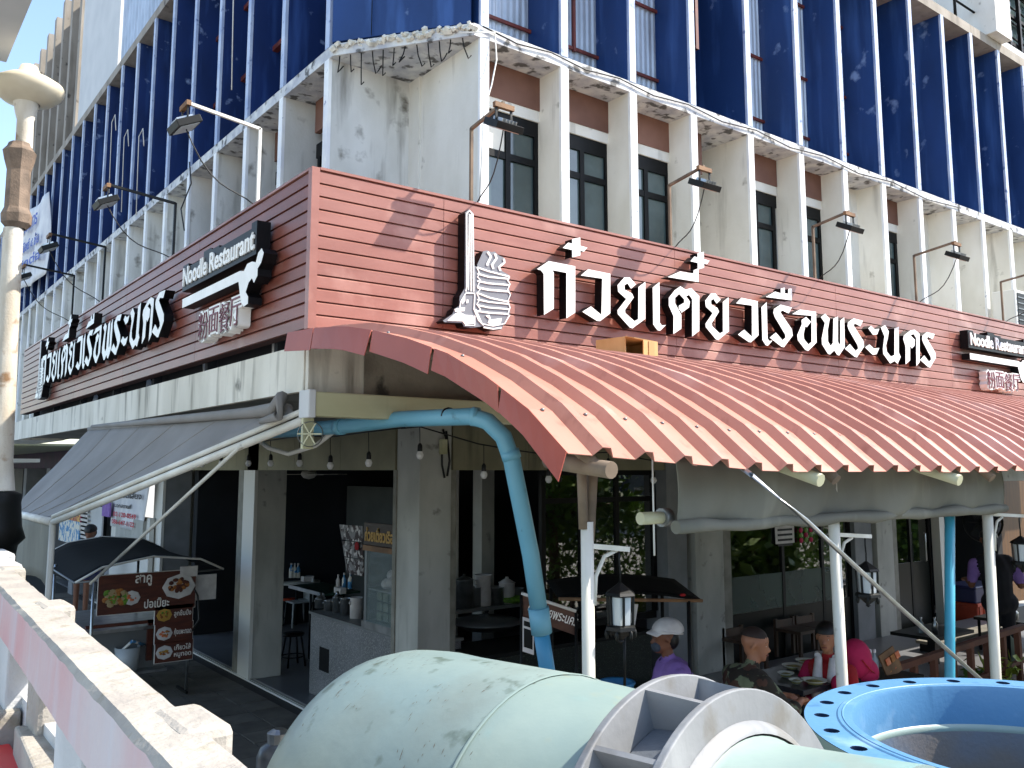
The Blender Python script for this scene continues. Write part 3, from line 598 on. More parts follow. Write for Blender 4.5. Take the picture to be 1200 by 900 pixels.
# screws and foreign bits
bs=MB()
for i in range(1,NI-1,2):
    for k in range(40):
        x=-2.05+k*pit
        if x<6: p=roofpt(x,i,.008); bs.ell(p,(.011,.011,.008),6,3)
bs.build('screw_heads',m_steeld,RF,kind='stuff')
# hanging flashing along the near verge
segs=[(0,1.0),(1.03,2.9),(2.95,4.6),(4.68,6.3),(6.4,8)]
def rp(t,h): i=min(int(t),NI-2); return roofpt(-2.12,i,h).lerp(roofpt(-2.12,i+1,h),t-i)
for k,(a,b) in enumerate(segs):
    n=5; d=(.12,.125,.115,.105,.10)[k]; tilt=(0,.01,0,-.012,.012)[k]
    V=[];
    for j in range(n+1):
        t=a+(b-a)*j/n; p=rp(t,.012); V+=[p+Vector((-.012,0,0)),p+Vector((-.03-tilt*j/n*2,0,-d*(1+.12*j/n)))]
    MB().add(V,[(2*j,2*j+2,2*j+3,2*j+1) for j in range(n)]).build('verge_flashing',m_flap,RF,solid=.004)
# purlins / rafters
for x in (-1.95,-.3,1.4,3.1,4.8): MB().tube([roofpt(x,i,-.05) for i in range(NI)],.03,8).build('rafter',m_bamb,RF)
for i in (2,5): MB().tube([roofpt(-2.0,i,-.10),roofpt(9,i,-.10)],.03,8).build('purlin',m_bamb,RF)
pe=at(695,548,'y',-4.45)
MB().tube([(-1.95,-4.68,2.80),(-1.95,-4.3,2.84)],.034,12).build('pipe_rafter_end',m_bamb,RF)
for px in (962,1125):
    e=at(px,563,'y',-4.62); MB().tube([e,e+Vector((0,.7,.22))],.033,10).build('pipe_rafter_end',m_gut,RF)
# grey rolled curtain
CT=thing('rolled_curtain',(-1,-4.3,2.5),'grey tarpaulin curtain rolled up under the red roof eave','tarpaulin')
c0=at(792,560,'y',-4.3); c1=at(1172,560,'y',-4.3)
def cf(u,v):
    x=c0.x+(c1.x-c0.x)*u; z=2.86-(2.86-2.53)*v; y=-4.3+.02*math.sin(u*19)+.015*math.sin(u*47+v*3)-.05*math.sin(v*PI)*(.6+.4*math.sin(u*11)); return (x,y,z+.008*math.sin(u*31))
MB().sheet(cf,90,8).build('curtain',m_curt,CT,solid=.006)
MB().tube([(c0.x-.02+ (c1.x-c0.x+.04)*i/20,-4.31,2.535+.006*math.sin(i*1.7)) for i in range(21)],[.032+.006*math.sin(i*2.1) for i in range(21)],10).build('rolled_hem',m_curt,CT)
RT=thing('roller_tube',(c0.x-.1,-4.2,2.5),'short greenish PVC roller tube tied left of the grey curtain','pipe'); 
MB().tube([(c0.x-.14,-4.2,2.575),(c0.x+.06,-4.2,2.575)],.03,12).build('tube',m_gut,RT); MB().tube([(c0.x-.0,-4.2,2.575),(c0.x+.05,-4.2,2.575)],.045,12).build('collar',m_steeld,RT); MB().tube([(c0.x-.05,-4.2,2.9),(c0.x-.05,-4.2,2.4)],.005,6).build('cord',m_hose,RT)
# pale gutter beam and conduit below canopy
GB=thing('gutter_beam',(-1.9,-2.05,3.1),'pale cream box gutter under the canopy corner behind the red flashing','gutter')
a=at(356,465,'y',-2.0); 
MB().box(-2.02,2.5,-2.12,-2.0,3.13,3.285).build('gutter',m_gut,GB,bevel=.01); MB().box(-2.05,-2.0,-2.13,-1.98,3.12,3.295).build('end_cap',m_greyw,GB,bevel=.008)
FN=thing('pulley_bracket',(-2.05,-2.0,2.95),'round fan like bracket wheel at the top end of the white awning arm','bracket')
MB().lathe([(.075,-.02),(.08,0),(.075,.02)],(-2.02,-2.1,3.02),(0.6,1,0),20).lathe([(.02,-.025),(.02,.025)],(-2.02,-2.1,3.02),(.6,1,0),10).build('rim',m_steeld,FN)
for i in range(6):
    a_=i*PI/3; e=Vector((.83,-.5,0)); c=Vector((-2.02,-2.1,3.02)); MB().beam(c-Vector((.02,.03,0)),c-Vector((.02,.03,0))+e*.075*math.cos(a_)+Vector((0,0,.075*math.sin(a_))),.008,.008).build('spoke',m_gut,FN)
MB().box(-2.05,-1.98,-2.06,-2.03,2.93,3.12).build('plate',m_gut,FN)
# blue PVC drain pipe
PV=thing('drain_pipe',(-.6,-2.7,0),'sky blue PVC drain pipe bending down in front of the open kitchen','pipe')
pts=[Vector((-1.95,-.2,3.02)),Vector((-1.66,-1.02,3.07)),Vector((-1.45,-2.3,3.11)),Vector((-1.36,-2.86,3.12))]
def dpt(px,py,d):
    s=F0; r=cF+cR*((px-PX)/F0)-cU*((py-PY)/F0); return CAM+r*d
e1=dpt(553,488,5.15); pts[-1]=e1; pts[-2]=dpt(470,491,5.7); pts[-3]=dpt(400,500,6.2); pts[0]=dpt(300,507,7.0)
down=[dpt(572,494,5.1),dpt(590,512,5.08),dpt(600,540,5.08),dpt(622,650,5.12),dpt(632,718,5.15)]
MB().tube(pts+down,.052,16).build('pipe_run',m_pvc,PV)
MB().tube([dpt(631,712,5.15),dpt(635,742,5.15)],.062,18).build('coupling',m_pvc,PV)
b0=dpt(634,740,5.15); b1=dpt(642,790,5.15); d=(b1-b0).normalized(); MB().tube([b0,b1,b0+d*(b0.z/abs(d.z))],.047,16).build('lower_run',mat('blue_pvc_lower','#3f93bb','#3787b0',3,rough=.4),PV)
for p_,q_ in ((dpt(553,488,5.15),dpt(561,489,5.14)),(dpt(597,528,5.08),dpt(600,538,5.08)),(dpt(395,500.5,6.23),dpt(402,500,6.18))): MB().tube([p_,q_],.057,16).build('socket',m_pvc,PV)
for px,py,d_ in ((525,488,5.33),(449,492,5.85)): c=dpt(px,py,d_); MB().tube([c,c+(pts[-1]-pts[-2]).normalized()*.012],.056,14).build('cable_tie',m_cable,PV)
# ------------------------------------------------------------------ posts
def post(name,pxt,pyt,pxb,pyb,y,r,mt,label,z1,grp=None):
    a=at(pxt,pyt,'y',y); b=at(pxb,pyb,'y',y); d=(b-a); foot=a+d*((a.z)/(a.z-b.z)); top=a+d*((a.z-z1)/(a.z-b.z))
    t=thing(name,(foot.x,y,0),label,'post',grp); MB().tube([foot,top],r,14).build('tube',mt,t); MB().box(foot.x-.08,foot.x+.08,y-.08,y+.08,0,.012).build('base_plate',m_steeld,t); return t,a,b
P1,_,_=post('roof_post',688,620,690,800,-4.3,.028,m_postw,'white roof post nearest the blue drain pipe carrying the first lantern',2.58)
P2,_,_=post('roof_post',977,612,987,800,-4.25,.031,m_postw,'white roof post beside the woman in red carrying a lantern',2.9)
P3,_,_=post('roof_post',1113,600,1113,795,-4.2,.032,m_postb,'turquoise blue roof post between two white posts',2.9)
P4,_,_=post('roof_post',1157,600,1167,790,-4.25,.034,m_postw,'white roof post at the right with the standing man behind it',2.9)
a=at(684,620,'y',-4.3); b=at(693,545,'y',-4.3)
MB().tube([a,Vector((a.x-.01,a.y,2.84))],.022,9).tube([a+Vector((.03,0,-.05)),b+Vector((.01,0,0))],.024,9).build('old_pipe_extension',m_bamb,P1)
# lanterns
def lantern(px,py,y,ay,label,armx,s=1,pole=None):
    c=at(px,py,'y',y); s=.74; t=thing('lantern',(c.x,c.y,c.z-.13*s),label,'lantern','black lanterns hung on roof posts')
    x,yy,z=c; n0_=len(t.children)
    MB().lathe([(.01,.14),(.03,.125),(.09,.085),(.10,.07),(.085,.065),(.075,.06)],(x,yy,z),n=6,sm=False).build('cap',m_iron,t)
    MB().lathe([(.075,-.1),(.095,-.11),(.10,-.13),(.05,-.16),(.015,-.19),(.02,-.2),(.001,-.215)],(x,yy,z),n=6,sm=False).build('base',m_iron,t)
    for i in range(6): a_=PI*i/3; MB().beam((x+.074*math.cos(a_),yy+.074*math.sin(a_),z-.1),(x+.080*math.cos(a_),yy+.080*math.sin(a_),z+.066),.013,.013).build('cage_bar',m_iron,t)
    MB().lathe([(.066,-.1),(.072,.06)],(x,yy,z),n=6,sm=False).build('glass',m_lampw,t)
    for i in range(6): a_=PI*i/3+PI/6; MB().ell((x+.085*math.cos(a_),yy+.085*math.sin(a_),z-.155),(.014,.014,.03),6,4).build('drop_finial',m_iron,t)
    MB().tube([(x,yy,z+.135),(x+.004,yy,z+.2),(x-.004,yy,z+.27),(x,yy,z+.33)],.006,6).build('chain',m_iron,t)
    for o in t.children:
        o.scale=(s,s,s)
        o.location=(Vector((x,yy,z))-ORG[t.name])*(1-s)
    A=at(armx,ay,'y',y); br=thing('lantern_bracket',(A.x,A.y,A.z),label.replace('lantern','lantern bracket',1) if 0 else 'white bracket arm above the '+label.replace('black ',''),'bracket')
    MB().beam((A.x,A.y,z+.27),(x+.05,yy,z+.245),.03,.022).build('arm',m_postw,br); MB().tube([(A.x+.02,A.y,z+.02),(A.x+.03,A.y,z+.14),(A.x+.08,A.y,z+.22),(A.x+.16,A.y,z+.245)],.009,7).build('curved_stay',m_postw,br)
    return t
lantern(727,711,-4.3,655,'black hexagonal lantern left of the woman in the white cap',692)
lantern(1016,679,-4.25,636,'black hexagonal lantern right of the middle white post',980)
lantern(1197,645,-4.25,622,'black hexagonal lantern cut by the right picture edge',1163)
MB().tube([at(732,745,'y',-3.9),at(732,810,'y',-3.9)],.008,6).build('stand_rod',m_iron,None,'thin black rod standing beneath the first lantern','rod')
# stay cable
SC=MB().tube([at(790,482,'z',3.30),at(800,497,'z',3.2),at(880,556,'y',-4.72),at(945,610,'y',-4.7),at(1050,708,'y',-4.6),at(1150,797,'y',-4.5),at(1162,808,'y',-4.5)],.012,7).build('stay_cable',m_steel,None,'silver stay rod running diagonally from the red roof down to the right','stay rod')
# ------------------------------------------------------------------ floodlights
def flood(px,py,ptx,pty,label,e=.40,left=False,m=m_iron,arm=m_bamb,sc_=1.):
    if left:
        b=at(px,py,'x',-1.99); t=at(ptx,pty,'x',-1.99); out=Vector((-1,0,0)); al=Vector((0,1,0))
    else:
        b=at(px,py,'y',-1.99); t=at(ptx,pty,'y',-1.99); out=Vector((0,-1,0)); al=Vector((1,0,0))
    b.z=Z1+.015; t=Vector((b.x,b.y,t.z))
    T_=thing('floodlight',b,label,'floodlight','floodlights on bent arms along the signboard top')
    n=t+out*e+Vector((0,0,.06)); MB().beam(b,t,.022,.022,up=(1,0,0) if not left else (0,1,0)).build('upright',arm,T_); MB().beam(t-Vector((0,0,.005)),n,.022,.022).build('arm',arm,T_)
    c=n+Vector((0,0,-.03)); MB().obox(c,al*.085,out*.016,(0,0,.018)).build('cross_bar',m_wood,T_)
    for s in (-1,1): MB().beam(c+al*s*.065,c+al*s*.065+Vector((0,0,-.12)),.008,.018,up=al).build('yoke',m,T_)
    h=c+Vector((0,0,-.14)); tilt=(-out*.5+Vector((0,0,-1))).normalized(); up=-tilt; ft=al.cross(up).normalized()
    MB().obox(h,al*.115*sc_,ft*.09*sc_,up*.026).build('housing',m,T_,bevel=.004)
    MB().obox(h+tilt*.027,al*.095*sc_,ft*.07*sc_,up*.003).build('lens',m_lampw if left else mat('flood_lens','#c9b3a6',rough=.15),T_)
    for i in range(5): MB().obox(h+up*.036+al*(-.06+.03*i),al*.003,ft*.06,up*.012).build('fin',m_steel,T_)
    MB().tube([c+al*.02,c+al*.06+Vector((0,0,-.02)),c+al*.075+Vector((0,0,-.09)),h+up*.02],.005,6).build('cable',m_cable,T_)
    p0=h+up*.02; MB().tube([p0.lerp(b+al*.05,i/8)+Vector((0,0,-.22*math.sin(PI*i/8)*(1-i/10)))+out*(.0) for i in range(9)],.005,6).build('power_cable',m_cable,T_)
    return T_
flood(552,240,552,150,'rusty bracket floodlight directly above the spire and bowl logo')
flood(786,290,786,217,'floodlight whose arm rises above the third Thai letter beside bare recessed wall')
flood(955,325,955,266,'floodlight in front of the window bay above the middle of the Thai name',e=.42)
flood(1074,352,1074,300,'floodlight above the last Thai letters, left of the air conditioner',e=.5)
flood(1176,378,1176,331,'floodlight arm beside the air conditioner at the right edge',e=.5)
flood(302,232,303,152,'pale armed floodlight on the shaded sign nearest the corner',left=True,arm=m_jamb,e=.55)
flood(203,295,203,240,'dark floodlight in the middle of the shaded left sign',left=True,arm=m_iron,e=.6)
flood(120,352,120,292,'dark floodlight above the Thai letters of the shaded left sign',left=True,arm=m_iron,e=.6)
flood(84,372,84,325,'farthest floodlight at the far end of the shaded sign',left=True,arm=m_iron,e=.6)
# power cables on façade
def wire(name,pts,r,mt,label): return MB().tube(pts,r,6).build(name,mt,None,label,'cable')
wire('white_cable',[at(539,38,'y',-.76),at(543,60,'y',-.8),at(541,90,'y',-.9),at(530,115,'y',-1.0),at(522,130,'y',-1.1)][0:1]+[at(580,38,'y',-.76),at(582,70,'y',-.8),at(576,100,'y',-.9),at(567,130,'y',-.9),at(562,235,'y',-1.2)],.007,m_hose,'thin white cable dangling past the first window above the logo')
wire('black_cable',[at(222,190,'x',-.78),at(224,215,'x',-.8),at(212,245,'x',-.85),at(216,270,'x',-.95)],.009,m_cable,'black cable hanging down the shaded white fins')
wire('facade_cable',[at(566+i*40,32+i*40*.38+(4 if i%2 else -1),'y',-.75) for i in range(15)],.008,m_cable,'thin cable strung along the slab edge of the sunlit facade')
# ------------------------------------------------------------------ string of bulbs
def bulbs(nm,px,plane,val,wirepts,label):
    T_=thing(nm,at(px[0][0],px[0][1]-15,plane,val),label,'string lights')
    MB().tube([at(x,y,plane,val) for x,y in wirepts],.007,6).build('cable',m_cable,T_)
    for x,y in px:
        p=at(x,y,plane,val); yt=None
        for (x0,y0),(x1,y1) in zip(wirepts[:-1],wirepts[1:]):
            if x0<=x<=x1: yt=y0+(y1-y0)*(x-x0)/(x1-x0)
        tp=at(x,yt if yt else y-20,plane,val)
        b=MB(); b.tube([tp,(p.x,p.y,p.z+.1)],.004,5,m=1); b.lathe([(.0,.0),(.022,.006),(.034,.03),(.036,.045),(.026,.068),(.02,.078)],(p.x,p.y,p.z-.02),n=12,m=0)
        b.lathe([(.021,.07),(.024,.085),(.022,.13),(.010,.15),(.0,.152)],(p.x,p.y,p.z-.02),n=10,m=1); b.build('bulb',[m_bulb,m_cable],T_)
bulbs('string_lights',[(237,546),(259,545),(291,545),(317,545),(351,545),(387,548),(432,545)],'x',-.25,[(200,520),(237,524),(291,520),(351,511),(387,512),(432,506),(475,501)],'string of white bulbs under the left canopy above the open doorway')
bulbs('string_lights',[(492,536),(567,559),(643,564),(713,551),(766,565)],'y',-.2,[(470,502),(492,500),(560,520),(600,527),(643,533),(713,530),(766,540),(830,548)],'string of white bulbs hanging across the corner pillar and kitchen opening')
# ------------------------------------------------------------------ grey awning on left
UPV=Vector((0,0,1)); AW=thing('canvas_awning',(-2.2,1,2.2),'slack grey canvas awning with white bar below the shaded sign','awning')
cs=[at(338,478,'x',-1.98),at(105,503,'x',-1.98)]; n0=Vector((-2.0,-1.9,3.08)); 
D=at(62,612,'y',1.5); E_=at(12,600,'x',D.x)
A0=at(362,490,'y',-1.95)
def awf(u,v): # u along wall to far, v outward
    a=cs[0].lerp(cs[1],u); b=A0.lerp(D,1) if 0 else D.lerp(E_,u)
    near=cs[0].lerp(D,v); far=cs[1].lerp(E_,v); p=near.lerp(far,u)
    p.z-=.10*math.sin(PI*u)*math.sin(PI*v)+.012*math.sin(u*23+v*9)*math.sin(PI*v); 
    return p
MB().sheet(awf,36,18).build('canvas',m_canvas,AW,solid=.006)
for u_ in (.2,.4,.6,.8): MB().tube([awf(u_,j/12)+UPV*.006 for j in range(13)],.006,5).build('seam',m_canvas,AW)
MB().tube([A0,D],.028,10).build('front_bar',m_postw,AW); MB().tube([A0+Vector((0,.02,.06)),D+Vector((0,0,.05))],.02,8).build('front_bar',m_postw,AW)
MB().sheet(lambda u,v: cs[0].lerp(D,u).lerp(A0.lerp(D,u),v)+Vector((0,0,.02-.04*math.sin(PI*v))),20,4).build('near_flap',m_canvas,AW,solid=.005)
MB().tube([cs[0],cs[0].lerp(cs[1],.5)+Vector((0,0,-.02)),cs[1]],.03,8).build('top_roll',m_canvas,AW)
fold=MB()
f0=at(300,478,'x',-2.02); f1=at(335,470,'x',-2.05)
fold.tube([at(108,500,'x',-2.0),at(200,492,'x',-2.02),at(290,484,'x',-2.03),at(322,480,'x',-2.05),at(330,466,'x',-2.06),at(326,488,'x',-2.1),at(306,494,'x',-2.12)],[.02,.035,.04,.05,.045,.035,.02],8).build('bunched_fold',m_canvas,AW)
MB().tube([D,E_],.035,10).build('outer_roll',m_postw,AW)
g0=D; g1=E_; 
MB().sheet(lambda u,v: g0.lerp(g1,u)+Vector((.02*math.sin(9*u),0,-.62*v*(1-.25*u)+.05*v*math.sin(7*u))),10,6).build('side_curtain',m_curt,AW,solid=.005)
MB().tube([D+Vector((0,0,-.0)),Vector((D.x,D.y,0))],.028,10).build('corner_post',m_postw,AW)
WR=MB().tube([at(283,522,'x',-2.15),at(106,684,'x',-2.25)],.014,8).build('prop_rod',m_postw,None,'thin white prop rod slanting from the grey awning to the food cart','rod')
MB().tube([dpt(302,515,7),dpt(315,525,6.9),dpt(338,532,6.8),dpt(370,522,6.6),dpt(395,503,6.5),dpt(425,485,6.4),dpt(455,476,6.3)],.018,8).build('white_hose',m_hose,None,'white flexible hose looping under the canopy corner over the blue pipe','hose')
# ------------------------------------------------------------------ box on roof, air conditioner
bc=at(735,418,'y',-2.42); BX=thing('cardboard_box',(bc.x,bc.y,3.64),'open cardboard box lying on the red roof below the Thai letters','box',rz=.12)
ORG[BX.name]=Vector((0,0,0))
MB().box(-.2,.2,-.14,.14,.0,.012).box(-.2,-.19,-.14,.14,.012,.13).box(.19,.2,-.14,.14,.012,.13).box(-.19,.19,.13,.14,.012,.13).box(.02,.19,-.14,-.13,.012,.13).box(-.2,.2,-.14,.14,.13,.138).build('carton',m_card,BX,local=True)
MB().add([(-.2,-.14,.138),(.02,-.14,.138),(.0,-.25,.11),(-.22,-.24,.115)],[(0,1,2,3)]).build('flap',m_card,BX,solid=.005,local=True)
MB().box(.08,.15,-.146,-.141,.02,.13).build('tape',m_cardd,BX,local=True)
ac=at(1186,362,'y',-1.0); AC=thing('air_conditioner',(ac.x,ac.y,ac.z-.4),'white air conditioner condenser beyond the sign top at the right edge','air conditioner')
x,y,z=ac; MB().box(x-.35,x+.45,y-.2,y+.15,z-.5,z+.25).build('casing',m_jamb,AC,bevel=.015); MB().box(x-.28,x+.1,y-.21,y-.202,z-.45,z+.2).build('grille',m_iron,AC)
for i in range(7): MB().box(x-.29,x+.11,y-.222,y-.212,z-.42+.09*i,z-.405+.09*i).build('grille_bar',m_steeld,AC)
# ------------------------------------------------------------------ foreground pipes
K=1.2
def sc3(v): return CAM+(Vector(v)-CAM)*K
az=-1.436; ti=.125; ax=Vector((math.cos(az)*math.cos(ti),math.sin(az)*math.cos(ti),math.sin(ti)))
c1=sc3((-2.788,-5.783,1.867)); L_=.152*K
GP=thing('green_pipe',(c1.x,c1.y,0),'huge pale green steel water pipe with grey ribbed double flange in the foreground','pipe')
def seg(prof,mt,name,n=72,**k): return MB().lathe([(r*K,s*K) for r,s in prof],c1,ax,n).build(name,mt,GP,**k)
seg([(.47,-1.06),(.505,-1.02),(.515,-.95),(.512,-.85),(.5,-.75),(.468,-.40),(.462,-.368)],m_cel,'tapered_shell')
seg([(.46,-1.05),(.44,-.6),(.42,-.4)],m_bore,'inner_bore',48)
seg([(.463,-.366),(.466,-.360),(.463,-.354)],m_cel2,'weld_seam')
seg([(.4615,-.366),(.44,-.2),(.405,-.05),(.395,-.005)],m_cel2,'short_shell')
def ring(r0,r1,s0,s1,mt,name,n=80): return MB().lathe([(r0*K,s0*K),(r1*K,s0*K),(r1*K,s1*K),(r0*K,s1*K)],c1,ax,n,sm=False,close=True).build(name,mt,GP,bevel=.004)
ring(.38,.474,-.014,.006,m_flg,'collar_flange'); ring(.36,.45,.146,.166,m_flg,'collar_flange')
ring(.30,.384,.0061,.1459,m_web,'collar_drum')
e1=ax.orthogonal().normalized(); e2=ax.cross(e1); zref=Vector((0,0,1)); zp=(zref-ax*zref.dot(ax)).normalized(); xp=ax.cross(zp)
for i in range(14):
    a_=2*PI*i/14+.17; rd=zp*math.cos(a_)+xp*math.sin(a_); tn=ax.cross(rd)
    MB().add([c1+ax*(s*K)+rd*(r*K)+tn*(t*K) for s,r in ((.006,.384),(.146,.384),(.146,.446),(.006,.468)) for t in (-.006,.006)],[(0,2,4,6),(1,7,5,3),(4,5,7,6),(0,6,7,1),(2,3,5,4),(0,1,3,2)]).build('stiffener_web',m_flg,GP)
seg([(.385,.167),(.372,.185),(.360,.19)],m_flg,'neck_collar')
seg([(.356,.186),(.345,.20),(.335,.40),(.33,.52)],m_cel2,'branch_shell')
seg([(.32,.52),(.33,.52)],m_cel,'branch_rim'); seg([(.32,.515),(.31,.3),(.30,.1)],m_bore,'branch_bore',48)
# scratches as small chips of exposed brown primer
rr=random.Random(9)
scr=MB()
for i in range(900):
    s=rr.uniform(-.95,-.1); a_=rr.uniform(-1.5,1.3); r=.515 if s<-.85 else (.515-(s+.85)/.48*.051 if s<-.37 else .4615-(s+.366)/.36*.064)
    if noise.noise((s*5,a_*3,2))<.02: continue
    rd=zp*math.cos(a_)+xp*math.sin(a_); tn=ax.cross(rd); p=c1+ax*s*K+rd*(r*K+.0015); l=rr.uniform(.002,.012)*(2.2 if rr.random()<.1 else 1); ww=rr.uniform(.0006,.0022); d=(tn*rr.uniform(-1,1)*.5+ax*rr.uniform(-.4,.4)+tn).normalized(); q=rd.cross(d)
    scr.add([p-d*l,p-q*ww,p+d*l,p+q*ww*.6],[(0,1,2,3)])
scr.build('paint_chips',m_scr,GP,kind='stuff')
for s in (-.8,-.2):
    c=c1+ax*s*K; MB().box(c.x-.55,c.x+.55,c.y-.08,c.y+.08,0,.12).box(c.x-.5,c.x-.38,c.y-.06,c.y+.06,.12,c.z-.42).box(c.x+.38,c.x+.5,c.y-.06,c.y+.06,.12,c.z-.42).build('cradle',m_web,GP)
# blue flanged ring
c2=Vector((-1.106,-5.849,1.95)); R2=.771
BP=thing('blue_flanged_pipe',(c2.x,c2.y,0),'upright blue flanged pipe mouth with bolt holes at lower right','pipe')
NB=24; m_hole=mat('hole_shade_blue','#0c2747',rough=.6)  # shade inside the bolt holes is put into this dark blue
# flange top with real bolt holes: curve fill
ci=lambda r,n=64,o=(0,0):[(o[0]+r*math.cos(2*PI*i/n),o[1]+r*math.sin(2*PI*i/n)) for i in range(n)]
fl=curve_mesh('flange_plate',[ci(R2,140),ci(R2*.80,120)]+[ci(.026,14,(R2*.925*math.cos(2*PI*(i+.35)/NB),R2*.925*math.sin(2*PI*(i+.35)/NB))) for i in range(NB)],.027,0,(m_flb,m_hole))
inst(fl,'flange_plate',BP,(c2.x,c2.y,c2.z-.054))
for i in range(NB):
    a_=2*PI*(i+.35)/NB; x,y=c2.x+R2*.925*math.cos(a_),c2.y+R2*.925*math.sin(a_)
    MB().lathe([(.0001,-.05),(.0262,-.05)],(x,y,c2.z),n=14).build('hole_shade_disc',m_hole,BP)  # dark disc at the hole bottom, shade painted in
MB().lathe([(R2+.0012,-.0545),(R2+.0022,-.03),(R2+.0012,-.0015)],(c2.x,c2.y,c2.z),n=140).build('flange_rim',m_cel2,BP)
MB().lathe([(R2*.80,.0),(R2*.80,.004),(R2*.855,.004),(R2*.862,.0005)],(c2.x,c2.y,c2.z),n=140,sm=False).build('raised_face',m_flb,BP)
MB().lathe([(R2*.832,.0045),(R2*.834,.0065),(R2*.838,.0065),(R2*.84,.0045)],(c2.x,c2.y,c2.z),n=140).build('groove_ring',m_flb,BP)
MB().lathe([(R2*.80,.004),(R2*.795,-.01),(R2*.795,-.14)],(c2.x,c2.y,c2.z),n=120).build('lip_bore',m_flb,BP)
MB().lathe([(R2*.795,-.14),(R2*.78,-.15),(R2*.785,-.165)],(c2.x,c2.y,c2.z),n=120).build('inner_weld',m_cel2,BP)
MB().lathe([(R2*.785,-.165),(R2*.775,-.5),(R2*.77,-1.6)],(c2.x,c2.y,c2.z),n=96).lathe([(R2*.77,-1.6),(.001,-1.6)],(c2.x,c2.y,c2.z),n=48).build('inner_bore',m_bore,BP)
MB().lathe([(R2*.90,-.055),(R2*.86,-.1),(R2*.86,-1.9)],(c2.x,c2.y,c2.z),n=96).build('outer_shell',m_cel2,BP)
MB().box(c2.x-.8,c2.x+.8,c2.y-.8,c2.y+.8,.0,.05).build('base_plate',m_web,BP)
# ------------------------------------------------------------------ footbridge balustrade, street lamp, overhead slab
UP_=Vector((0,0,1)); FBR=thing('balustrade',(-3.6,-3,0),'weathered concrete footbridge balustrade with faded pink side at lower left','balustrade')
yy0,yy1=-1.25,-7.6
def ex(y): # outer x of top by y
    return -3.53+( (y+1.35)/(-5.63+1.35))*(-3.715+3.53)
def inx(y): return -3.728+((y+2.796)/(-5.552+2.796))*(-3.838+3.728)
rl=MB(); NS=90; rr=random.Random(2)
V=[]
for i in range(NS+1):
    y=yy0+(yy1-yy0)*i/NS; j=lambda s=.0018: rr.uniform(-s,s)
    V+=[(inx(y)-.005,y,2.13+j()),(inx(y)+j(),y,2.285+j(.003)),(inx(y)+.012,y,2.3+j(.002)),(ex(y)-.012,y,2.3+j(.002)),(ex(y)+j(),y,2.285+j(.003)),(ex(y),y,2.0)]
fs=[];ms=[]
for i in range(NS):
    for k in range(6): fs.append((i*6+k,(i+1)*6+k,(i+1)*6+(k+1)%6,i*6+(k+1)%6))
rl.add(V,fs); rl.m=[(1 if (q%6)==0 else 0) for q in range(len(fs))]
rl.build('top_rail',[m_rail,m_railpink],FBR)
for y in (-1.9,-3.42,-5.28): 
    MB().box((inx(y)+ex(y))/2,ex(y)+.045,y-.11,y+.11,1.2,2.306).build('pilaster',m_rail,FBR,bevel=.02)
MB().box(-3.75,-3.45,-1.25,-.85,1.2,2.32).build('end_pier',m_railgrey,FBR,bevel=.02)
MB().box(-3.72,-3.5,-1.85,-1.25,1.3,2.312).build('end_pier',m_railgrey,FBR,bevel=.02)
for y,w_ in ((-2.9,.16),(-4.55,.16),(-6.4,.16)): MB().box(inx(y)+.01,ex(y)-.02,y-w_,y+w_,1.2,2.13).build('baluster',m_railgrey,FBR,bevel=.01)
MB().box(-3.80,-3.52,-7.6,-1.2,.9,1.30).build('bottom_rail',m_railgrey,FBR,bevel=.015)
MB().box(-3.66,-3.52,-7.6,-1.2,1.30,1.9).build('lower_web',m_railgrey,FBR)
for ps in (((-30,775),(4,770),(25,833),(-10,838)),((17,850),(60,848),(97,905),(45,915))):
    q=[at(x,y,'z',1.86) for x,y in ps]; MB().add(q+[v-UP_*.5 for v in q],[(0,1,2,3),(7,6,5,4),(0,4,5,1),(1,5,6,2),(2,6,7,3),(3,7,4,0)]).build('coping_block',m_rail,FBR,bevel=.01)
MB().box(-6.2,-3.8,-9,-1.0,.9,1.2).build('footbridge_deck',m_railgrey,None,kind='structure')
rp_=at(6,880,'z',1.75); RB=thing('red_box',(rp_.x,rp_.y,1.2),'bright red plastic box top at the bottom left corner','box'); MB().box(rp_.x-.35,rp_.x+.02,rp_.y-.4,rp_.y+.06,1.2,1.75).build('shell',m_redp,RB,bevel=.02); MB().box(rp_.x-.36,rp_.x+.025,rp_.y-.41,rp_.y+.065,1.72,1.76).build('lid',m_redp,RB,bevel=.01)
lp=dpt(4,560,7.4); lp2=dpt(19,130,7.4); LP=thing('street_lamp',(lp.x,lp.y,0),'old street lamp with saucer shade and peeling white shaft at far left','street lamp')
X,Y=lp.x+.02,lp.y
def lz(py):
    h=Vector((X,Y,0))-Vector((CAM.x,CAM.y,0)); a_=h.dot(cH); k=(PY-py)/F0; return CAM.z+a_*(math.sin(TH)+k*math.cos(TH))/(math.cos(TH)-k*math.sin(TH))
MB().lathe([(.115,lz(575)),(.09,lz(540)),(.082,lz(400)),(.078,lz(268))],(X,Y,0),n=20).build('shaft',m_lampost,LP)
MB().lathe([(.08,lz(268)),(.12,lz(262)),(.125,lz(252)),(.10,lz(244)),(.095,lz(200)),(.12,lz(188)),(.135,lz(178)),(.1,lz(172)),(.09,lz(168))],(X+.02,Y,0),n=8,sm=False).build('cast_collar',m_lampbr,LP)
MB().lathe([(.07,lz(172)),(.068,lz(140)),(.085,lz(132)),(.105,lz(118))],(X+.05,Y,0),n=20).build('neck',m_lampost,LP)
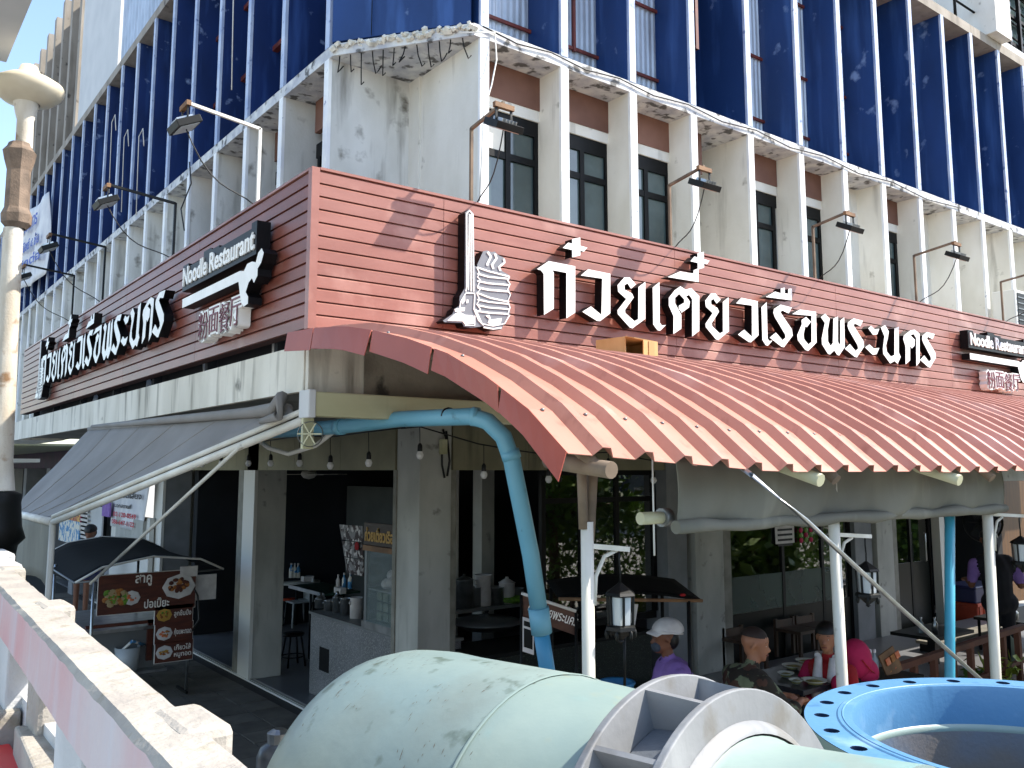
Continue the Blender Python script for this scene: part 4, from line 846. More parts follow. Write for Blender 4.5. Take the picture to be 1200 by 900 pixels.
MB().lathe([(.10,lz(120)),(.20,lz(117)),(.275,lz(109)),(.298,lz(102)),(.285,lz(98)),(.2,lz(91)),(.1,lz(86)),(.07,lz(76)),(.001,lz(75))],(X+.06,Y,0),n=40).build('saucer_shade',m_dish,LP)
MB().lathe([(.2,0),(.2,.6),(.16,.9),(.145,lz(650)),(.155,lz(640)),(.21,lz(632)),(.18,lz(618)),(.165,lz(590)),(.175,lz(580)),(.12,lz(576))],(X,Y,0),n=20).build('cast_iron_base',m_lampb if 0 else m_iron,LP)
LP.rotation_mode='AXIS_ANGLE'; LP.rotation_axis_angle=(-.018,cH.x,cH.y,0)
a=at(38,0,'z',6.5); b=at(7,73,'z',6.5)
MB().box(-9,-3.36,-6,b.y,6.5,6.8).build('overhead_slab',m_greyw,None,'plain grey concrete roof slab corner overhead at top left','roof slab')
# ------------------------------------------------------------------ gas cylinder / jerrycan by the pipe
jc=at(325,880,'z',.75); JC=thing('water_tank',(jc.x,jc.y,0),'small grey metal canister wrapped in plastic at the left end of the green pipe','canister')
jd=dpt(326,875,5.0); JC.location=(jd.x,jd.y,0); ORG[JC.name]=Vector((jd.x,jd.y,0)); x,y,z=jd
MB().lathe([(.12,0),(.12,z-.05),(.1,z+.0),(.05,z+.03)],(x,y,0),n=20).build('body',mat('canister_grey','#5e656b','#474d52',9,rough=.35,metal=.3),JC); MB().lathe([(.06,z+.02),(.065,z+.08),(.03,z+.1),(.001,z+.1)],(x,y,0),n=12,sm=False).build('valve_cap',m_steel,JC)
# ------------------------------------------------------------------ people
def body(segs,name,mats,par,voxel=.014,smooth=3,filt=None):
    bb=MB()
    for p,q,r1,r2,m in segs:
        p,q=Vector(p),Vector(q)
        if (p-q).length<1e-4: bb.ell(p,(r1,r1,r1),12,8); continue
        n=5; bb.tube([p.lerp(q,i/n) for i in range(n+1)],[r1+(r2-r1)*i/n for i in range(n+1)],12); bb.ell(p,(r1,)*3,12,8); bb.ell(q,(r2,)*3,12,8)
    me=bb.mesh(name,[],ORG[par.name]); o=bpy.data.objects.new(name,me); COL.objects.link(o)
    md=o.modifiers.new('r','REMESH'); md.mode='VOXEL'; md.voxel_size=voxel; sm=o.modifiers.new('s','SMOOTH'); sm.iterations=smooth; sm.factor=.5
    dg=bpy.context.evaluated_depsgraph_get(); dg.update(); me2=bpy.data.meshes.new_from_object(o.evaluated_get(dg)); bpy.data.objects.remove(o)
    me2.materials.clear()
    for m in mats: me2.materials.append(m)
    off=ORG[par.name]; S_=[(Vector(p)-off,Vector(q)-off,r1,r2,m) for p,q,r1,r2,m in segs]
    for f in me2.polygons:
        c=f.center; best=1e9; bm=0
        for p,q,r1,r2,m in S_:
            d=q-p; L2=d.length_squared; t=0 if L2<1e-8 else max(0,min(1,(c-p).dot(d)/L2)); e=(c-p-d*t).length-(r1+(r2-r1)*t)
            if e<best: best=e; bm=m
        f.material_index=bm; f.use_smooth=True
    me2.name=name; o=bpy.data.objects.new(name,me2); link(o,par); ORG[o.name]=off; return o
def hand(S,w,d,up,m,curl=.5,size=1.0,side=1):
    d=Vector(d).normalized(); up=Vector(up); up=(up-d*up.dot(d)).normalized(); s=d.cross(up)*side; w=Vector(w)
    S.append((w,w+d*.05*size,.026,.022,m)); S.append((w+d*.045*size+s*.02,w+d*.07*size+s*.024,.018,.014,m)); S.append((w+d*.045*size-s*.02,w+d*.07*size-s*.024,.018,.014,m)); S.append((w+d*.045*size,w+d*.075*size,.02,.014,m))
    for i,(o,l) in enumerate(((.030,.062),(.011,.072),(-.011,.068),(-.030,.052))):
        a=w+d*.075*size+s*o; b=a+(d*math.cos(curl*.6)-up*math.sin(curl*.6))*l*.5; c=b+(d*math.cos(curl*1.6)-up*math.sin(curl*1.6))*l*.5
        S.append((a,b,.0105,.0095,m)); S.append((b,c,.0095,.008,m))
    a=w+d*.02+s*.026; b=a+(d*.7+s*.6-up*.3).normalized()*.035; c=b+(d*.9+s*.1-up*.3).normalized()*.03; S.append((a,b,.012,.0105,m)); S.append((b,c,.0105,.009,m))
def head(S,c,f,m,k=1.0): # c = centre of head, f = facing unit
    c=Vector(c); f=Vector(f).normalized(); r=f.cross(Vector((0,0,1))).normalized(); u=r.cross(f)
    P=lambda a,b,z:c+f*a*k+r*b*k+u*z*k
    S+= [(P(-.03,0,.03),P(.02,0,.035),.082*k,.080*k,m),(P(.03,0,.0),P(.045,0,-.055),.066*k,.05*k,m),(P(.06,0,-.085),P(.07,0,-.09),.028*k,.022*k,m),(P(-.02,0,-.03),P(.02,0,-.05),.066*k,.055*k,m),
      (P(.088,0,.005),P(.108,0,-.022),.010*k,.014*k,m),(P(.10,-.012,-.026),P(.10,.012,-.026),.010*k,.010*k,m),(P(.082,-.02,-.055),P(.082,.02,-.055),.013*k,.013*k,m),
      (P(.078,-.04,.032),P(.086,-.012,.034),.012*k,.010*k,m),(P(.078,.04,.032),P(.086,.012,.034),.012*k,.010*k,m),
      (P(0,-.085,.015),P(-.012,-.088,-.02),.014*k,.010*k,m),(P(0,.085,.015),P(-.012,.088,-.02),.014*k,.010*k,m)]
    return P
def eyes(P,par,k=1.0):
    for s in (-1,1):
        b=MB(); b.ell(P(.077,.030*s,.012),(.010*k,.012*k,.008*k),8,6,m=0); b.ell(P(.084,.030*s,.012),(.0045*k,.005*k,.005*k),6,4,m=1); b.build('eye',[m_whitec,m_hair],par)
        MB().tube([P(.086,.012*s,.04),P(.088,.03*s,.044),P(.078,.048*s,.038)],.004*k,5).build('eyebrow',m_hair,par)
def lips(P,par): MB().tube([P(.093,-.022,-.058),P(.101,0,-.056),P(.093,.022,-.058)],.005,6).build('mouth',mat('lip','#7a3c34',rough=.5),par)
def hairshell(P,par,mt,name='hair',k=1.0,low=-.02,bun=False,short=False):
    bb=MB(); c=P(-.016,0,.045); f=(P(1,0,0)-P(0,0,0)).normalized(); r=(P(0,1,0)-P(0,0,0)).normalized(); u=(P(0,0,1)-P(0,0,0)).normalized()
    Rm=Matrix((f,r,u)).transposed(); g=.004 if short else .012
    bb.ell(c,((.104+g)*k,(.086+g)*k,(.09+g)*k),20,10,R3=Rm,z0=low)
    if not short: bb.ell(P(-.05,0,.0),(.065*k,.082*k,.09*k),16,8,R3=Rm)
    if bun: bb.ell(P(-.13,0,.05),(.05*k,.05*k,.045*k),12,8)
    return bb.build(name,mt,par)
def sit(S,hip,f,m_leg,shoe,m_sk,knee=.45,seat=.45,spread=.11,skinleg=False):
    f=Vector(f).normalized(); r=f.cross(Vector((0,0,1))).normalized(); hip=Vector(hip)
    for s in (-1,1):
        a=hip+r*s*.09; k=a+f*.42+r*s*(spread-.09)+Vector((0,0,.03)); an=k+f*(-.02)+Vector((0,0,-(k.z-.09-DK)))
        S+= [(a,k,.088,.065,m_leg),(k,an,.06,.042,m_leg),(an+Vector((0,0,-.03)),an+f*.15+Vector((0,0,-.05)),.042,.032,shoe)]
DK=.3
MB().box(1.0,12,-4.05,.3,-.02,DK).build('terrace_deck',m_floor,kind='structure')
# soldier
UP=Vector((0,0,1))
def person(nm,base,label): return thing('person',base,label,'person')
so_=person('person',(2.35,-1.78,0),'seated man in green camouflage uniform with shaved head at the dining table')
f=Vector((.93,-.20,0)).normalized(); r=f.cross(UP)
hp=Vector((2.32,-1.80,.80)); ch=hp+f*.12+UP*.40; nk=ch+f*.05+UP*.14; hd=nk+f*.06+UP*.145
hd=dpt(885,756,6.75); nk=hd-UP*.15-f*.04; ch=nk-UP*.15-f*.05; hp=Vector((ch.x,ch.y,.8))-f*.12; SP=hp.copy()
S=[]
S+= [(hp-r*.06,hp+r*.06,.14,.14,0),(hp,ch,.15,.17,0),(ch-r*.09+UP*.03,ch+r*.09+UP*.03,.13,.13,0),(ch+UP*.05,nk,.10,.062,0),(nk-UP*.02,hd-UP*.03,.052,.05,1)]
for s in (-1,1):
    sh=ch+r*s*.19+UP*.06; el=sh+f*.20+r*s*.04-UP*.22; wr=el+f*.24-r*s*.14+UP*.03
    S+= [(sh,el,.07,.058,0),(el,el.lerp(wr,.35),.062,.062,0),(el.lerp(wr,.35),wr,.042,.028,1)]
    hand(S,wr,(f*.9-r*s*.45),UP,1,.9,1,side=-s)
sit(S,hp,f,0,2,1); PH=head(S,hd,(cR*.9-cH*.38-UP*.12),1)
body(S,'body',[m_camo,m_skin,m_darkc],so_,voxel=.010); eyes(PH,so_); lips(PH,so_); hairshell(PH,so_,m_hairs,low=.25,short=True)
MB().lathe([(.066,0),(.076,.03),(.07,.035),(.06,.01)],nk-UP*.045,f*.3+UP,18).build('collar',m_camo,so_)
# woman in red with white scarf
wo=person('person',(3.95,-2.05,0),'seated woman in red and magenta with a white scarf facing the soldier')
hd=dpt(969,748,7.5); f=Vector((-.95,-.30,0)).normalized(); r=f.cross(UP); nk=hd-UP*.15-f*.02; ch=nk-UP*.16-f*.02; hp=Vector((ch.x,ch.y,.8))-f*.10; WP=hp.copy()
S=[]; S+= [(hp-r*.06,hp+r*.06,.13,.13,0),(hp,ch,.14,.145,0),(ch-r*.08+UP*.03,ch+r*.08+UP*.03,.11,.11,0),(ch+UP*.05,nk,.08,.055,0),(nk-UP*.02,hd-UP*.03,.045,.045,1)]
for s in (-1,1):
    sh=ch+r*s*.165+UP*.05; el=sh+f*.14+r*s*.07-UP*.2; wr=el+f*.2-r*s*.1+UP*(.02)
    S+= [(sh,el,.062,.056,0 if s<0 else 2),(el,wr,.04,.026,1)]; hand(S,wr,(f-r*s*.3),UP,1,.8,.95,side=-s)
    a=hp+r*s*.09; k=a+f*.36+r*s*.06+UP*(.26 if s<0 else .05); S+= [(a,k,.09,.07,2),(k,k+f*.02-UP*(k.z-.4),.065,.05,2),(Vector((k.x,k.y,.38)),Vector((k.x,k.y,.38))+f*.13,.04,.03,3)]
PH=head(S,hd,f-UP*.1,1,.97); body(S,'body',[m_redc,m_skin,m_magenta,m_darkc],wo,voxel=.010); eyes(PH,wo); lips(PH,wo); hairshell(PH,wo,m_hair,bun=True,low=.1)
b=MB(); b.tube([nk+r*.07+f*.06,nk+r*.10-f*.02+UP*.0,nk-f*.07,nk-r*.10-f*.02,nk-r*.07+f*.06],.03,8); b.tube([nk+r*.06+f*.08,ch+r*.06+f*.155-UP*.02,ch+r*.07+f*.16-UP*.2],[.03,.045,.05],8); b.tube([nk-r*.06+f*.08,ch-r*.06+f*.155-UP*.02,ch-r*.08+f*.16-UP*.2],[.03,.045,.05],8); b.build('scarf',m_whitec,wo)
MB().box(ch.x-.25,ch.x-.23,ch.y-.20,ch.y-.1,ch.z-.16,ch.z-.08).build('shirt_lettering_patch',m_whitec,wo)
# magenta form of unknown nature, modelled as a bag beside her
pm=dpt(1003,772,7.6); MG=thing('magenta_lump',(pm.x,pm.y,.45),'unidentified bright magenta rounded bag propped beside the woman in red','lump')
b=MB(); b.ell(pm,(.14,.13,.17),20,14); b.ell(pm+Vector((.1,0,-.12)),(.14,.13,.13),18,12); b.build('lump_body',m_magenta,MG); MB().tube([pm+Vector((-.1,-.12,.02)),pm+Vector((-.02,-.135,-.06)),pm+Vector((.1,-.12,-.12))],.006,6).build('seam',m_redc,MG)
# lady in purple with white cap, seen from behind left
ld=person('person',(1.75,-1.5,0),'kitchen worker in purple polo and white net cap seated with face turned left')
hd=dpt(779,748,6.9); f=Vector((-.86,.42,0)).normalized(); f=Vector((-.84,.50,0)).normalized(); r=f.cross(UP); nk=hd-UP*.15-f*.03; ch=nk-UP*.15-f*.03; hp=Vector((ch.x,ch.y,.8))-f*.08
S=[]; S+= [(hp-r*.08,hp+r*.08,.15,.15,3),(hp,ch,.17,.165,0),(ch-r*.11+UP*.04,ch+r*.11+UP*.04,.115,.115,0),(ch+UP*.06,nk,.09,.056,0),(nk-UP*.02,hd-UP*.03,.048,.048,1)]
for s in (-1,1):
    sh=ch+r*s*.2+UP*.05; el=sh+f*.10+r*s*.05-UP*.25; wr=el+f*.22-r*s*.06; S+= [(sh,el,.066,.06,0),(el,wr,.042,.028,1)]; hand(S,wr,f-r*s*.2,UP,1,.7,.95,side=-s)
sit(S,hp,f,3,3,1); PH=head(S,hd,f-UP*.05,1); body(S,'body',[m_purple,m_skind,m_purple,m_darkc],ld,voxel=.010); eyes(PH,ld); hairshell(PH,ld,m_hair,low=.0)
Rm=Matrix(((PH(1,0,0)-PH(0,0,0)).normalized(),(PH(0,1,0)-PH(0,0,0)).normalized(),(PH(0,0,1)-PH(0,0,0)).normalized())).transposed()
cp=MB(); cp.ell(PH(-.03,0,.06),(.128,.108,.10),24,10,R3=Rm,z0=-.12); cp.build('cap',m_whitec,ld); cp=MB(); cp.sheet(lambda u,v: PH(.07+.075*v-.06*(2*u-1)**2,(u-.5)*.17,.085-.035*v-.02*(2*u-1)**2),10,4); cp.build('cap_brim',m_whitec,ld,solid=.006)
MB().tube([PH(-.13,-.06,.035),PH(-.06,-.112,.05),PH(.04,-.09,.07)],.008,6).tube([PH(-.13,.06,.035),PH(-.06,.112,.05),PH(.04,.09,.07)],.008,6).build('cap_band',m_whitec,ld)
mk=MB(); mk.ell(PH(.07,0,-.055),(.045,.055,.045),14,8,R3=Rm); mk.build('face_mask',mat('mask_dark','#3b4450',rough=.8),ld)
MB().lathe([(.058,0),(.075,.02),(.07,.045)],nk-UP*.05,f*.2+UP,16).build('collar',m_purple,ld)
# stools under seated people
def stool(x,y,h,label,mt=m_iron,seat=m_iron,grp=None,r_=.16):
    t=thing('stool',(x,y,0),label,'stool',grp)
    MB().lathe([(.001,h),(r_,h),(r_+.01,h-.015),(r_,h-.035),(.001,h-.035)],(x,y,0),n=22).build('seat',seat,t)
    for i in range(4):
        a=PI/4+PI/2*i; c,s=math.cos(a),math.sin(a); MB().tube([(x+c*r_*.75,y+s*r_*.75,h-.03),(x+c*(r_+.04),y+s*(r_+.04),0)],.014,7).build('leg',mt,t)
    MB().tube([(x+math.cos(k*PI/8)*(r_+.015),y+math.sin(k*PI/8)*(r_+.015),h*.3) for k in range(17)],.009,6).build('foot_ring',mt,t); return t
stool(SP.x,SP.y,.66,'low dark stool under the man in camouflage'); stool(hp.x,hp.y,.66,'low dark stool under the kitchen worker in purple'); stool(WP.x,WP.y,.66,'low dark stool under the woman in red')
# standing man at right, back turned
mn=person('person',(10.0,-.8,0),'standing man in dark vest over purple shirt with his back turned at right')
hd=dpt(1158,634,11.2); f=Vector((.75,.66,0)).normalized(); r=f.cross(UP); k_=1.12
nk=hd-UP*.17; ch=nk-UP*.17+r*.06; hp=ch-UP*.42+r*.03
S=[]; S+= [(hp-r*.08,hp+r*.08,.14,.14,2),(hp,ch,.16,.19,0),(ch-r*.12+UP*.05,ch+r*.12+UP*.05,.13,.13,0),(ch+UP*.06,nk,.10,.06,0),(nk-UP*.02,hd-UP*.03,.05,.05,1)]
for s in (-1,1):
    sh=ch+r*s*.24+UP*.05; el=sh+r*s*.05-UP*.26; wr=el+f*.2+UP*.05; S+= [(sh,sh.lerp(el,.7),.075,.065,3),(sh.lerp(el,.7),el,.05,.045,1),(el,wr,.042,.03,1)]; hand(S,wr,f,UP,1,.6,side=s)
    a=hp+r*s*.09; S+= [(a,Vector((a.x,a.y,.3+(hp.z-.3)*.52)),.095,.07,2),(Vector((a.x,a.y,.3+(hp.z-.3)*.52)),Vector((a.x,a.y,.39)),.065,.045,2),(Vector((a.x,a.y,.35)),Vector((a.x,a.y,.34))+f*.14,.04,.03,2)]
PH=head(S,hd,f,1,1.08); body(S,'body',[m_darkc,m_skind,m_darkc,m_purple],mn,voxel=.016); hairshell(PH,mn,m_hair,k=1.08); eyes(PH,mn)
# indoor worker in white behind glass
iw=person('person',(5.2,3.1,0),'indoor worker in a white shirt beside the grey pillars, dimly seen')
hd=dpt(777,632,12.4); f=Vector((-.5,-.8,0)).normalized(); r=f.cross(UP); nk=hd-UP*.16; ch=nk-UP*.16; hp=ch-UP*.42; iw.location=(hd.x,hd.y,0); ORG[iw.name]=Vector((hd.x,hd.y,0))
S=[]; S+= [(hp-r*.08,hp+r*.08,.14,.14,2),(hp,ch,.15,.17,0),(ch-r*.1+UP*.05,ch+r*.1+UP*.05,.12,.12,0),(ch+UP*.06,nk,.09,.055,0),(nk-UP*.02,hd-UP*.03,.048,.048,1)]
for s in (-1,1):
    sh=ch+r*s*.2+UP*.04; el=sh+r*s*.06-UP*.26; wr=el+f*.22+UP*.02; S+= [(sh,el,.065,.055,0),(el,wr,.04,.028,1)]; hand(S,wr,f,UP,1,.6,side=-s)
    a=hp+r*s*.09; S+= [(a,Vector((a.x,a.y,.48)),.09,.07,2),(Vector((a.x,a.y,.48)),Vector((a.x,a.y,.09)),.065,.045,2),(Vector((a.x,a.y,.05)),Vector((a.x,a.y,.04))+f*.14,.04,.03,2)]
PH=head(S,hd,f,1); body(S,'body',[mat('dim_white_shirt','#8d8a86',rough=.9),m_skind,m_darkc],iw,voxel=.018); hairshell(PH,iw,m_hair); eyes(PH,iw)  # white shirt greyed, indoor dimness put into the cloth colour
# far person behind the cart
fp=person('person',(-.9,14,0),'dark haired person in pale blue shirt sitting far back behind the food cart roof')
hd=dpt(106,625,16.5); f=Vector((-.6,-.8,0)).normalized(); r=f.cross(UP); fp.location=(hd.x,hd.y,0); ORG[fp.name]=Vector((hd.x,hd.y,0)); nk=hd-UP*.18; ch=nk-UP*.18-r*.03; hp=ch-UP*.42
S=[]; S+= [(hp-r*.08,hp+r*.08,.15,.15,2),(hp,ch,.17,.19,0),(ch-r*.12+UP*.05,ch+r*.12+UP*.05,.13,.13,0),(ch+UP*.06,nk,.1,.06,0),(nk-UP*.02,hd-UP*.03,.055,.055,1)]
for s in (-1,1):
    sh=ch+r*s*.22+UP*.04; el=sh+r*s*.06-UP*.26; wr=el+f*.22+UP*.02; S+= [(sh,el,.07,.06,0),(el,wr,.045,.03,1)]; hand(S,wr,f,UP,1,.6,side=-s)
    a=hp+r*s*.09; k=a+f*.3; S+= [(a,k,.09,.07,2),(k,Vector((k.x,k.y,.2)),.06,.045,1),(Vector((k.x,k.y,.07)),Vector((k.x,k.y,.05))+f*.16,.05,.035,3)]
PH=head(S,hd,f-UP*.3,1,1.15); body(S,'body',[mat('pale_blue_cloth','#b9c6d4',rough=.8),m_skind,m_navy,mat('blue_shoe','#2a4a8a',rough=.5)],fp,voxel=.018); hairshell(PH,fp,m_hair,k=1.15); eyes(PH,fp)
# ------------------------------------------------------------------ dining table, dishes
TB=thing('dining_table',(3.25,-1.7,0),'dark dining table crowded with dishes between soldier and woman','table')
TC=at(948,790,'z',1.04); MB().box(TC.x-.55,TC.x+.5,TC.y-.32,TC.y+.36,1.0,1.04).build('tabletop',mat('dark_tabletop','#26262c',rough=.3),TB,bevel=.006)
for x in (TC.x-.48,TC.x+.43):
    for y in (TC.y-.26,TC.y+.3): MB().tube([(x,y,1.0),(x,y,.3)],.022,8).build('leg',m_iron,TB)
m_dish_=mat('melamine','#b9bcae','#a9ac9c',8,rough=.35); m_food=mat('food','#6b5a34','#8a8a4a',30,rough=.6)
for i,(px,py,rx,lb) in enumerate(((930,780,.10,'oval plate with greens farthest on the dining table'),(944,774,.09,'plate at the back right of the dining table'),(921,789,.07,'small saucer nearest the soldier'),(949,786,.10,'middle soup bowl on the dining table'),(966,782,.09,'bowl next to the white post on the dining table'),(957,798,.105,'largest bowl at the front of the dining table'),(972,790,.10,'bowl closest to the woman in red'),(933,797,.06,'small dark sauce dish with spoons'))):
    p=at(px,py,'z',1.07); p.x=min(max(p.x,TC.x-.45),TC.x+.4); p.y=min(max(p.y,TC.y-.24),TC.y+.28)
    t=thing('dish',(p.x,p.y,1.04),lb,'dish','dishes on the dining table')
    MB().lathe([(rx*.45,.0),(rx*.5,.01),(rx,.035),(rx*1.03,.036),(rx*.98,.03),(rx*.5,.014),(.001,.012)],(p.x,p.y,1.042),n=24).build('bowl',m_dish_,t); MB().ell((p.x,p.y,1.057),(rx*.7,rx*.7,.018),12,5).build('food',m_food,t)
def bottle(px,py,z,label,mt,h=.22,r_=.032,capm=m_whitec,plane=None):
    p=at(px,py,*(plane or ('z',z))); t=thing('bottle',(p.x,p.y,p.z),label,'bottle',None)
    x,y,z=p; MB().lathe([(.001,0),(r_,0),(r_,h*.6),(r_*.4,h*.78),(r_*.35,h*.9)],(x,y,z),n=14).build('flask',mt,t); MB().lathe([(r_*.45,h*.88),(r_*.45,h),(.001,h)],(x,y,z),n=10).build('cap',capm,t); return t
m_clear=mat('clear_bottle','#9fb0b6',rough=.1,spec=.8,alpha=.6)
SC2=at(1022,795,'z',1.0); ST2=thing('side_table',(SC2.x,SC2.y,0),'small dark condiment table right of the woman in red','table'); MB().box(SC2.x-.2,SC2.x+.5,SC2.y-.2,SC2.y+.2,.96,1.0).build('tabletop',m_iron,ST2); MB().box(SC2.x+.1,SC2.x+.2,SC2.y-.05,SC2.y+.05,0,.96).build('pedestal',m_iron,ST2)
for i,(px,lb) in enumerate(((1014,'tall clear bottle first from the left by the menu stand'),(1021,'tall clear bottle second from the left by the menu stand'),(1026,'tall clear bottle nearest the menu stand'))): bottle(px,794,1.0,lb,m_clear,.24)
MS=thing('menu_stand',(4.6,-2.2,.7),'wooden menu stand with small photographs beside the clear bottles','menu stand'); p=at(1044,789,'z',1.0)
ORG[MS.name]=Vector(p); MS.location=p; MB().obox(p+Vector((0,0,.09)),(.12,.0,.03),(0,.006,.0),(-.02,.03,.10)).build('board',m_wood,MS)
for i in range(2):
    for j in range(3): MB().obox(p+Vector((-.06+.08*j+.004,-.012,.055+.07*i+(-.06+.08*j)*.25)),(.03,0,.008),(0,.004,0),(-.004,.008,.026)).build('photo',m_sauce if (i+j)%2 else m_meat,MS)
# raised timber terrace rail
TR=thing('terrace_rail',(5,-2.4,0),'reddish brown wooden rail sloping behind the stay rod at right','railing')
m_rw=mat('reddish_wood','#6e3f2c','#552e20',6,(1,1,.3),.6)
r0=at(1005,797,'y',-2.5); r1=at(1200,734,'y',-2.3); 
MB().beam(r0,r1,.07,.06).build('handrail',m_rw,TR); MB().beam(r0-UP*.38,r1-UP*.38,.05,.04).build('lower_rail',m_rw,TR)
for i in range(9):
    p=r0.lerp(r1,(i+.5)/9); MB().box(p.x-.03,p.x+.03,p.y-.03,p.y+.03,0,p.z).build('baluster',m_rw,TR)
# benches, crates
def bench(px,py,ln,label,y=None,z=.45,mt=m_wood):
    p=at(px,py,'z',z); t=thing('bench',(p.x,p.y,0),label,'bench'); MB().box(p.x,p.x+ln,p.y-.15,p.y+.15,z-.04,z).build('seat',mt,t,bevel=.005)
    for x in (p.x+.1,p.x+ln-.1): MB().box(x-.03,x+.03,p.y-.13,p.y+.13,0,z-.04).build('leg',m_iron,t)
    return t
m_bw=mat('grey_wood','#7a766a','#625e54',5,(1,.3,1),.7)
bench(1085,752,2.2,'long greyish bench behind the turquoise post',mt=m_bw); bench(1012,728,2.6,'low long bench by the white pillar with slippers on it',z=.42,mt=m_bw)
sp=at(1030,712,'z',.46); SH=thing('slippers',(sp.x,sp.y,.43),'pair of white slippers left beside the white pillar','slippers')
for i in range(2): MB().ell((sp.x+.14*i-.07,sp.y,.46),(.055,.11,.035),12,6).build('slipper',m_whitec,SH)
cr=at(1142,716,'z',.35); CR=thing('crate',(cr.x,cr.y,0),'orange red plastic crate under the navy lid by the pale wall','crate')
x,y=cr.x,cr.y; MB().box(x-.42,x+.42,y-.25,y+.25,0,.52).build('tub',m_orange,CR,bevel=.02)
for i in range(5): MB().box(x-.36+.16*i,x-.33+.16*i,y-.262,y-.25,.05,.48).build('rib',m_orange,CR)
MB().box(x-.44,x+.44,y-.27,y+.27,.48,.54).build('rim',m_orange,CR,bevel=.01)
CN=thing('storage_box',(x,y,.54),'dark navy storage box sitting on the orange red crate','storage box'); MB().box(x-.5,x+.46,y-.27,y+.27,.545,.80).build('tub',m_navy,CN,bevel=.03); MB().box(x-.52,x+.48,y-.29,y+.29,.78,.83).build('lid',m_navy,CN,bevel=.02)
tt=thing('dark_table',(8.5,-1.4,0),'dark table with bottles and a cloth at the right edge','table'); p=at(1190,722,'z',.75); tt.location=(p.x,p.y,0); ORG[tt.name]=Vector((p.x,p.y,0))
MB().box(p.x-.5,p.x+1.3,p.y-.4,p.y+.35,.71,.75).build('tabletop',m_iron,tt); 
for dx in (-.45,1.2):
    for dy in (-.35,.3): MB().tube([(p.x+dx,p.y+dy,.71),(p.x+dx,p.y+dy,0)],.02,7).build('leg',m_iron,tt)
bottle(1176,728,.75,'pump bottle on the dark table at the right edge',m_clear,.28,.04,m_steel); bottle(1190,726,.75,'short shiny jar on the dark table at the right edge',m_steel,.16,.045,m_steel)
q=at(1188,745,'z',.74); b=MB(); b.sheet(lambda u,v:(q.x-.14+.28*u,q.y-.02+.02*math.sin(u*20)*v,.77-.34*v-.05*math.sin(u*5)),14,8); b.build('cloth',mat('grey_green_cloth','#55645a',rough=.9),None,'grey green cloth draped over the rail at the right edge','cloth',solid=.004)
sbx=at(1088,740,'z',.72); TB2=thing('condiment_table',(sbx.x,sbx.y,0),'dim table with glinting condiment jars left of the turquoise post','table')
MB().box(sbx.x-.4,sbx.x+.6,sbx.y-.3,sbx.y+.3,.68,.72).build('tabletop',m_iron,TB2); MB().box(sbx.x+.05,sbx.x+.15,sbx.y-.05,sbx.y+.05,0,.68).build('pedestal',m_iron,TB2)
for i,lb in enumerate(('leftmost small glass jar on the dim condiment table','small steel jar in the middle of the dim condiment table','rightmost small glass jar near the turquoise post')): bottle(1080+16*i,742,.72,lb,(m_clear,m_steel,m_clear)[i],.2,.035,m_steel)
# plant with yellow green leaves
def plant(nm,base,n,h,rad,mt,label,cat='plant',leaf=.09,pot=True,seed=1,grp=None,stems=9):
    t=thing(nm,base,label,cat,grp); rr=random.Random(seed); x,y,z=base; b=MB(); bs=MB()
    if pot: MB().lathe([(.001,0),(.14,0),(.19,.26),(.2,.3),(.17,.3),(.16,.24),(.001,.24)],base,n=20).build('pot',m_conc,t)
    z0=z+(.25 if pot else 0); tips=[]
    for i in range(stems):
        a=rr.uniform(0,2*PI); q=Vector((x+math.cos(a)*rad*rr.uniform(.1,.8),y+math.sin(a)*rad*rr.uniform(.1,.8),z0+h*rr.uniform(.5,1))); p0=Vector((x+rr.uniform(-.04,.04),y+rr.uniform(-.04,.04),z0)); md=p0.lerp(q,.5)+UP*.08*h; bs.tube([p0,md,q],[.008,.006,.003],5); tips+= [(md.lerp(q,k/4)) for k in range(5)]+[q,q]
    for i in range(n):
        c=rr.choice(tips)+Vector((rr.gauss(0,.05),rr.gauss(0,.05),rr.gauss(0,.05))); d=Vector((rr.gauss(0,1),rr.gauss(0,1),rr.gauss(.2,.7))).normalized(); s=d.orthogonal(); s.rotate(Matrix.Rotation(rr.uniform(0,6.28),3,d)); l=leaf*rr.uniform(.6,1.3); w_=l*.22; nn=d.cross(s).normalized()*w_*.35
        b.add([c,c+d*l*.35+s*w_-nn,c+d*l-nn*2,c+d*l*.35-s*w_-nn,c+d*l*.45],[(0,1,4),(1,2,4),(2,3,4),(3,0,4)])
    bs.build('stems',m_leaf,t); b.build('foliage',mt,t,kind='stuff'); return t
p=at(1172,783,'z',.55); plant('potted_plant',(p.x,p.y,0),90,.42,.26,m_leafy,'low potted plant with yellow green leaves at right beside the stay rod foot',leaf=.15,seed=4)
p=at(1140,792,'z',.5); plant('potted_plant',(p.x,p.y,0),70,.3,.2,m_leaf,'small dark green potted plant left of the yellow leaved plant',leaf=.11,seed=6)
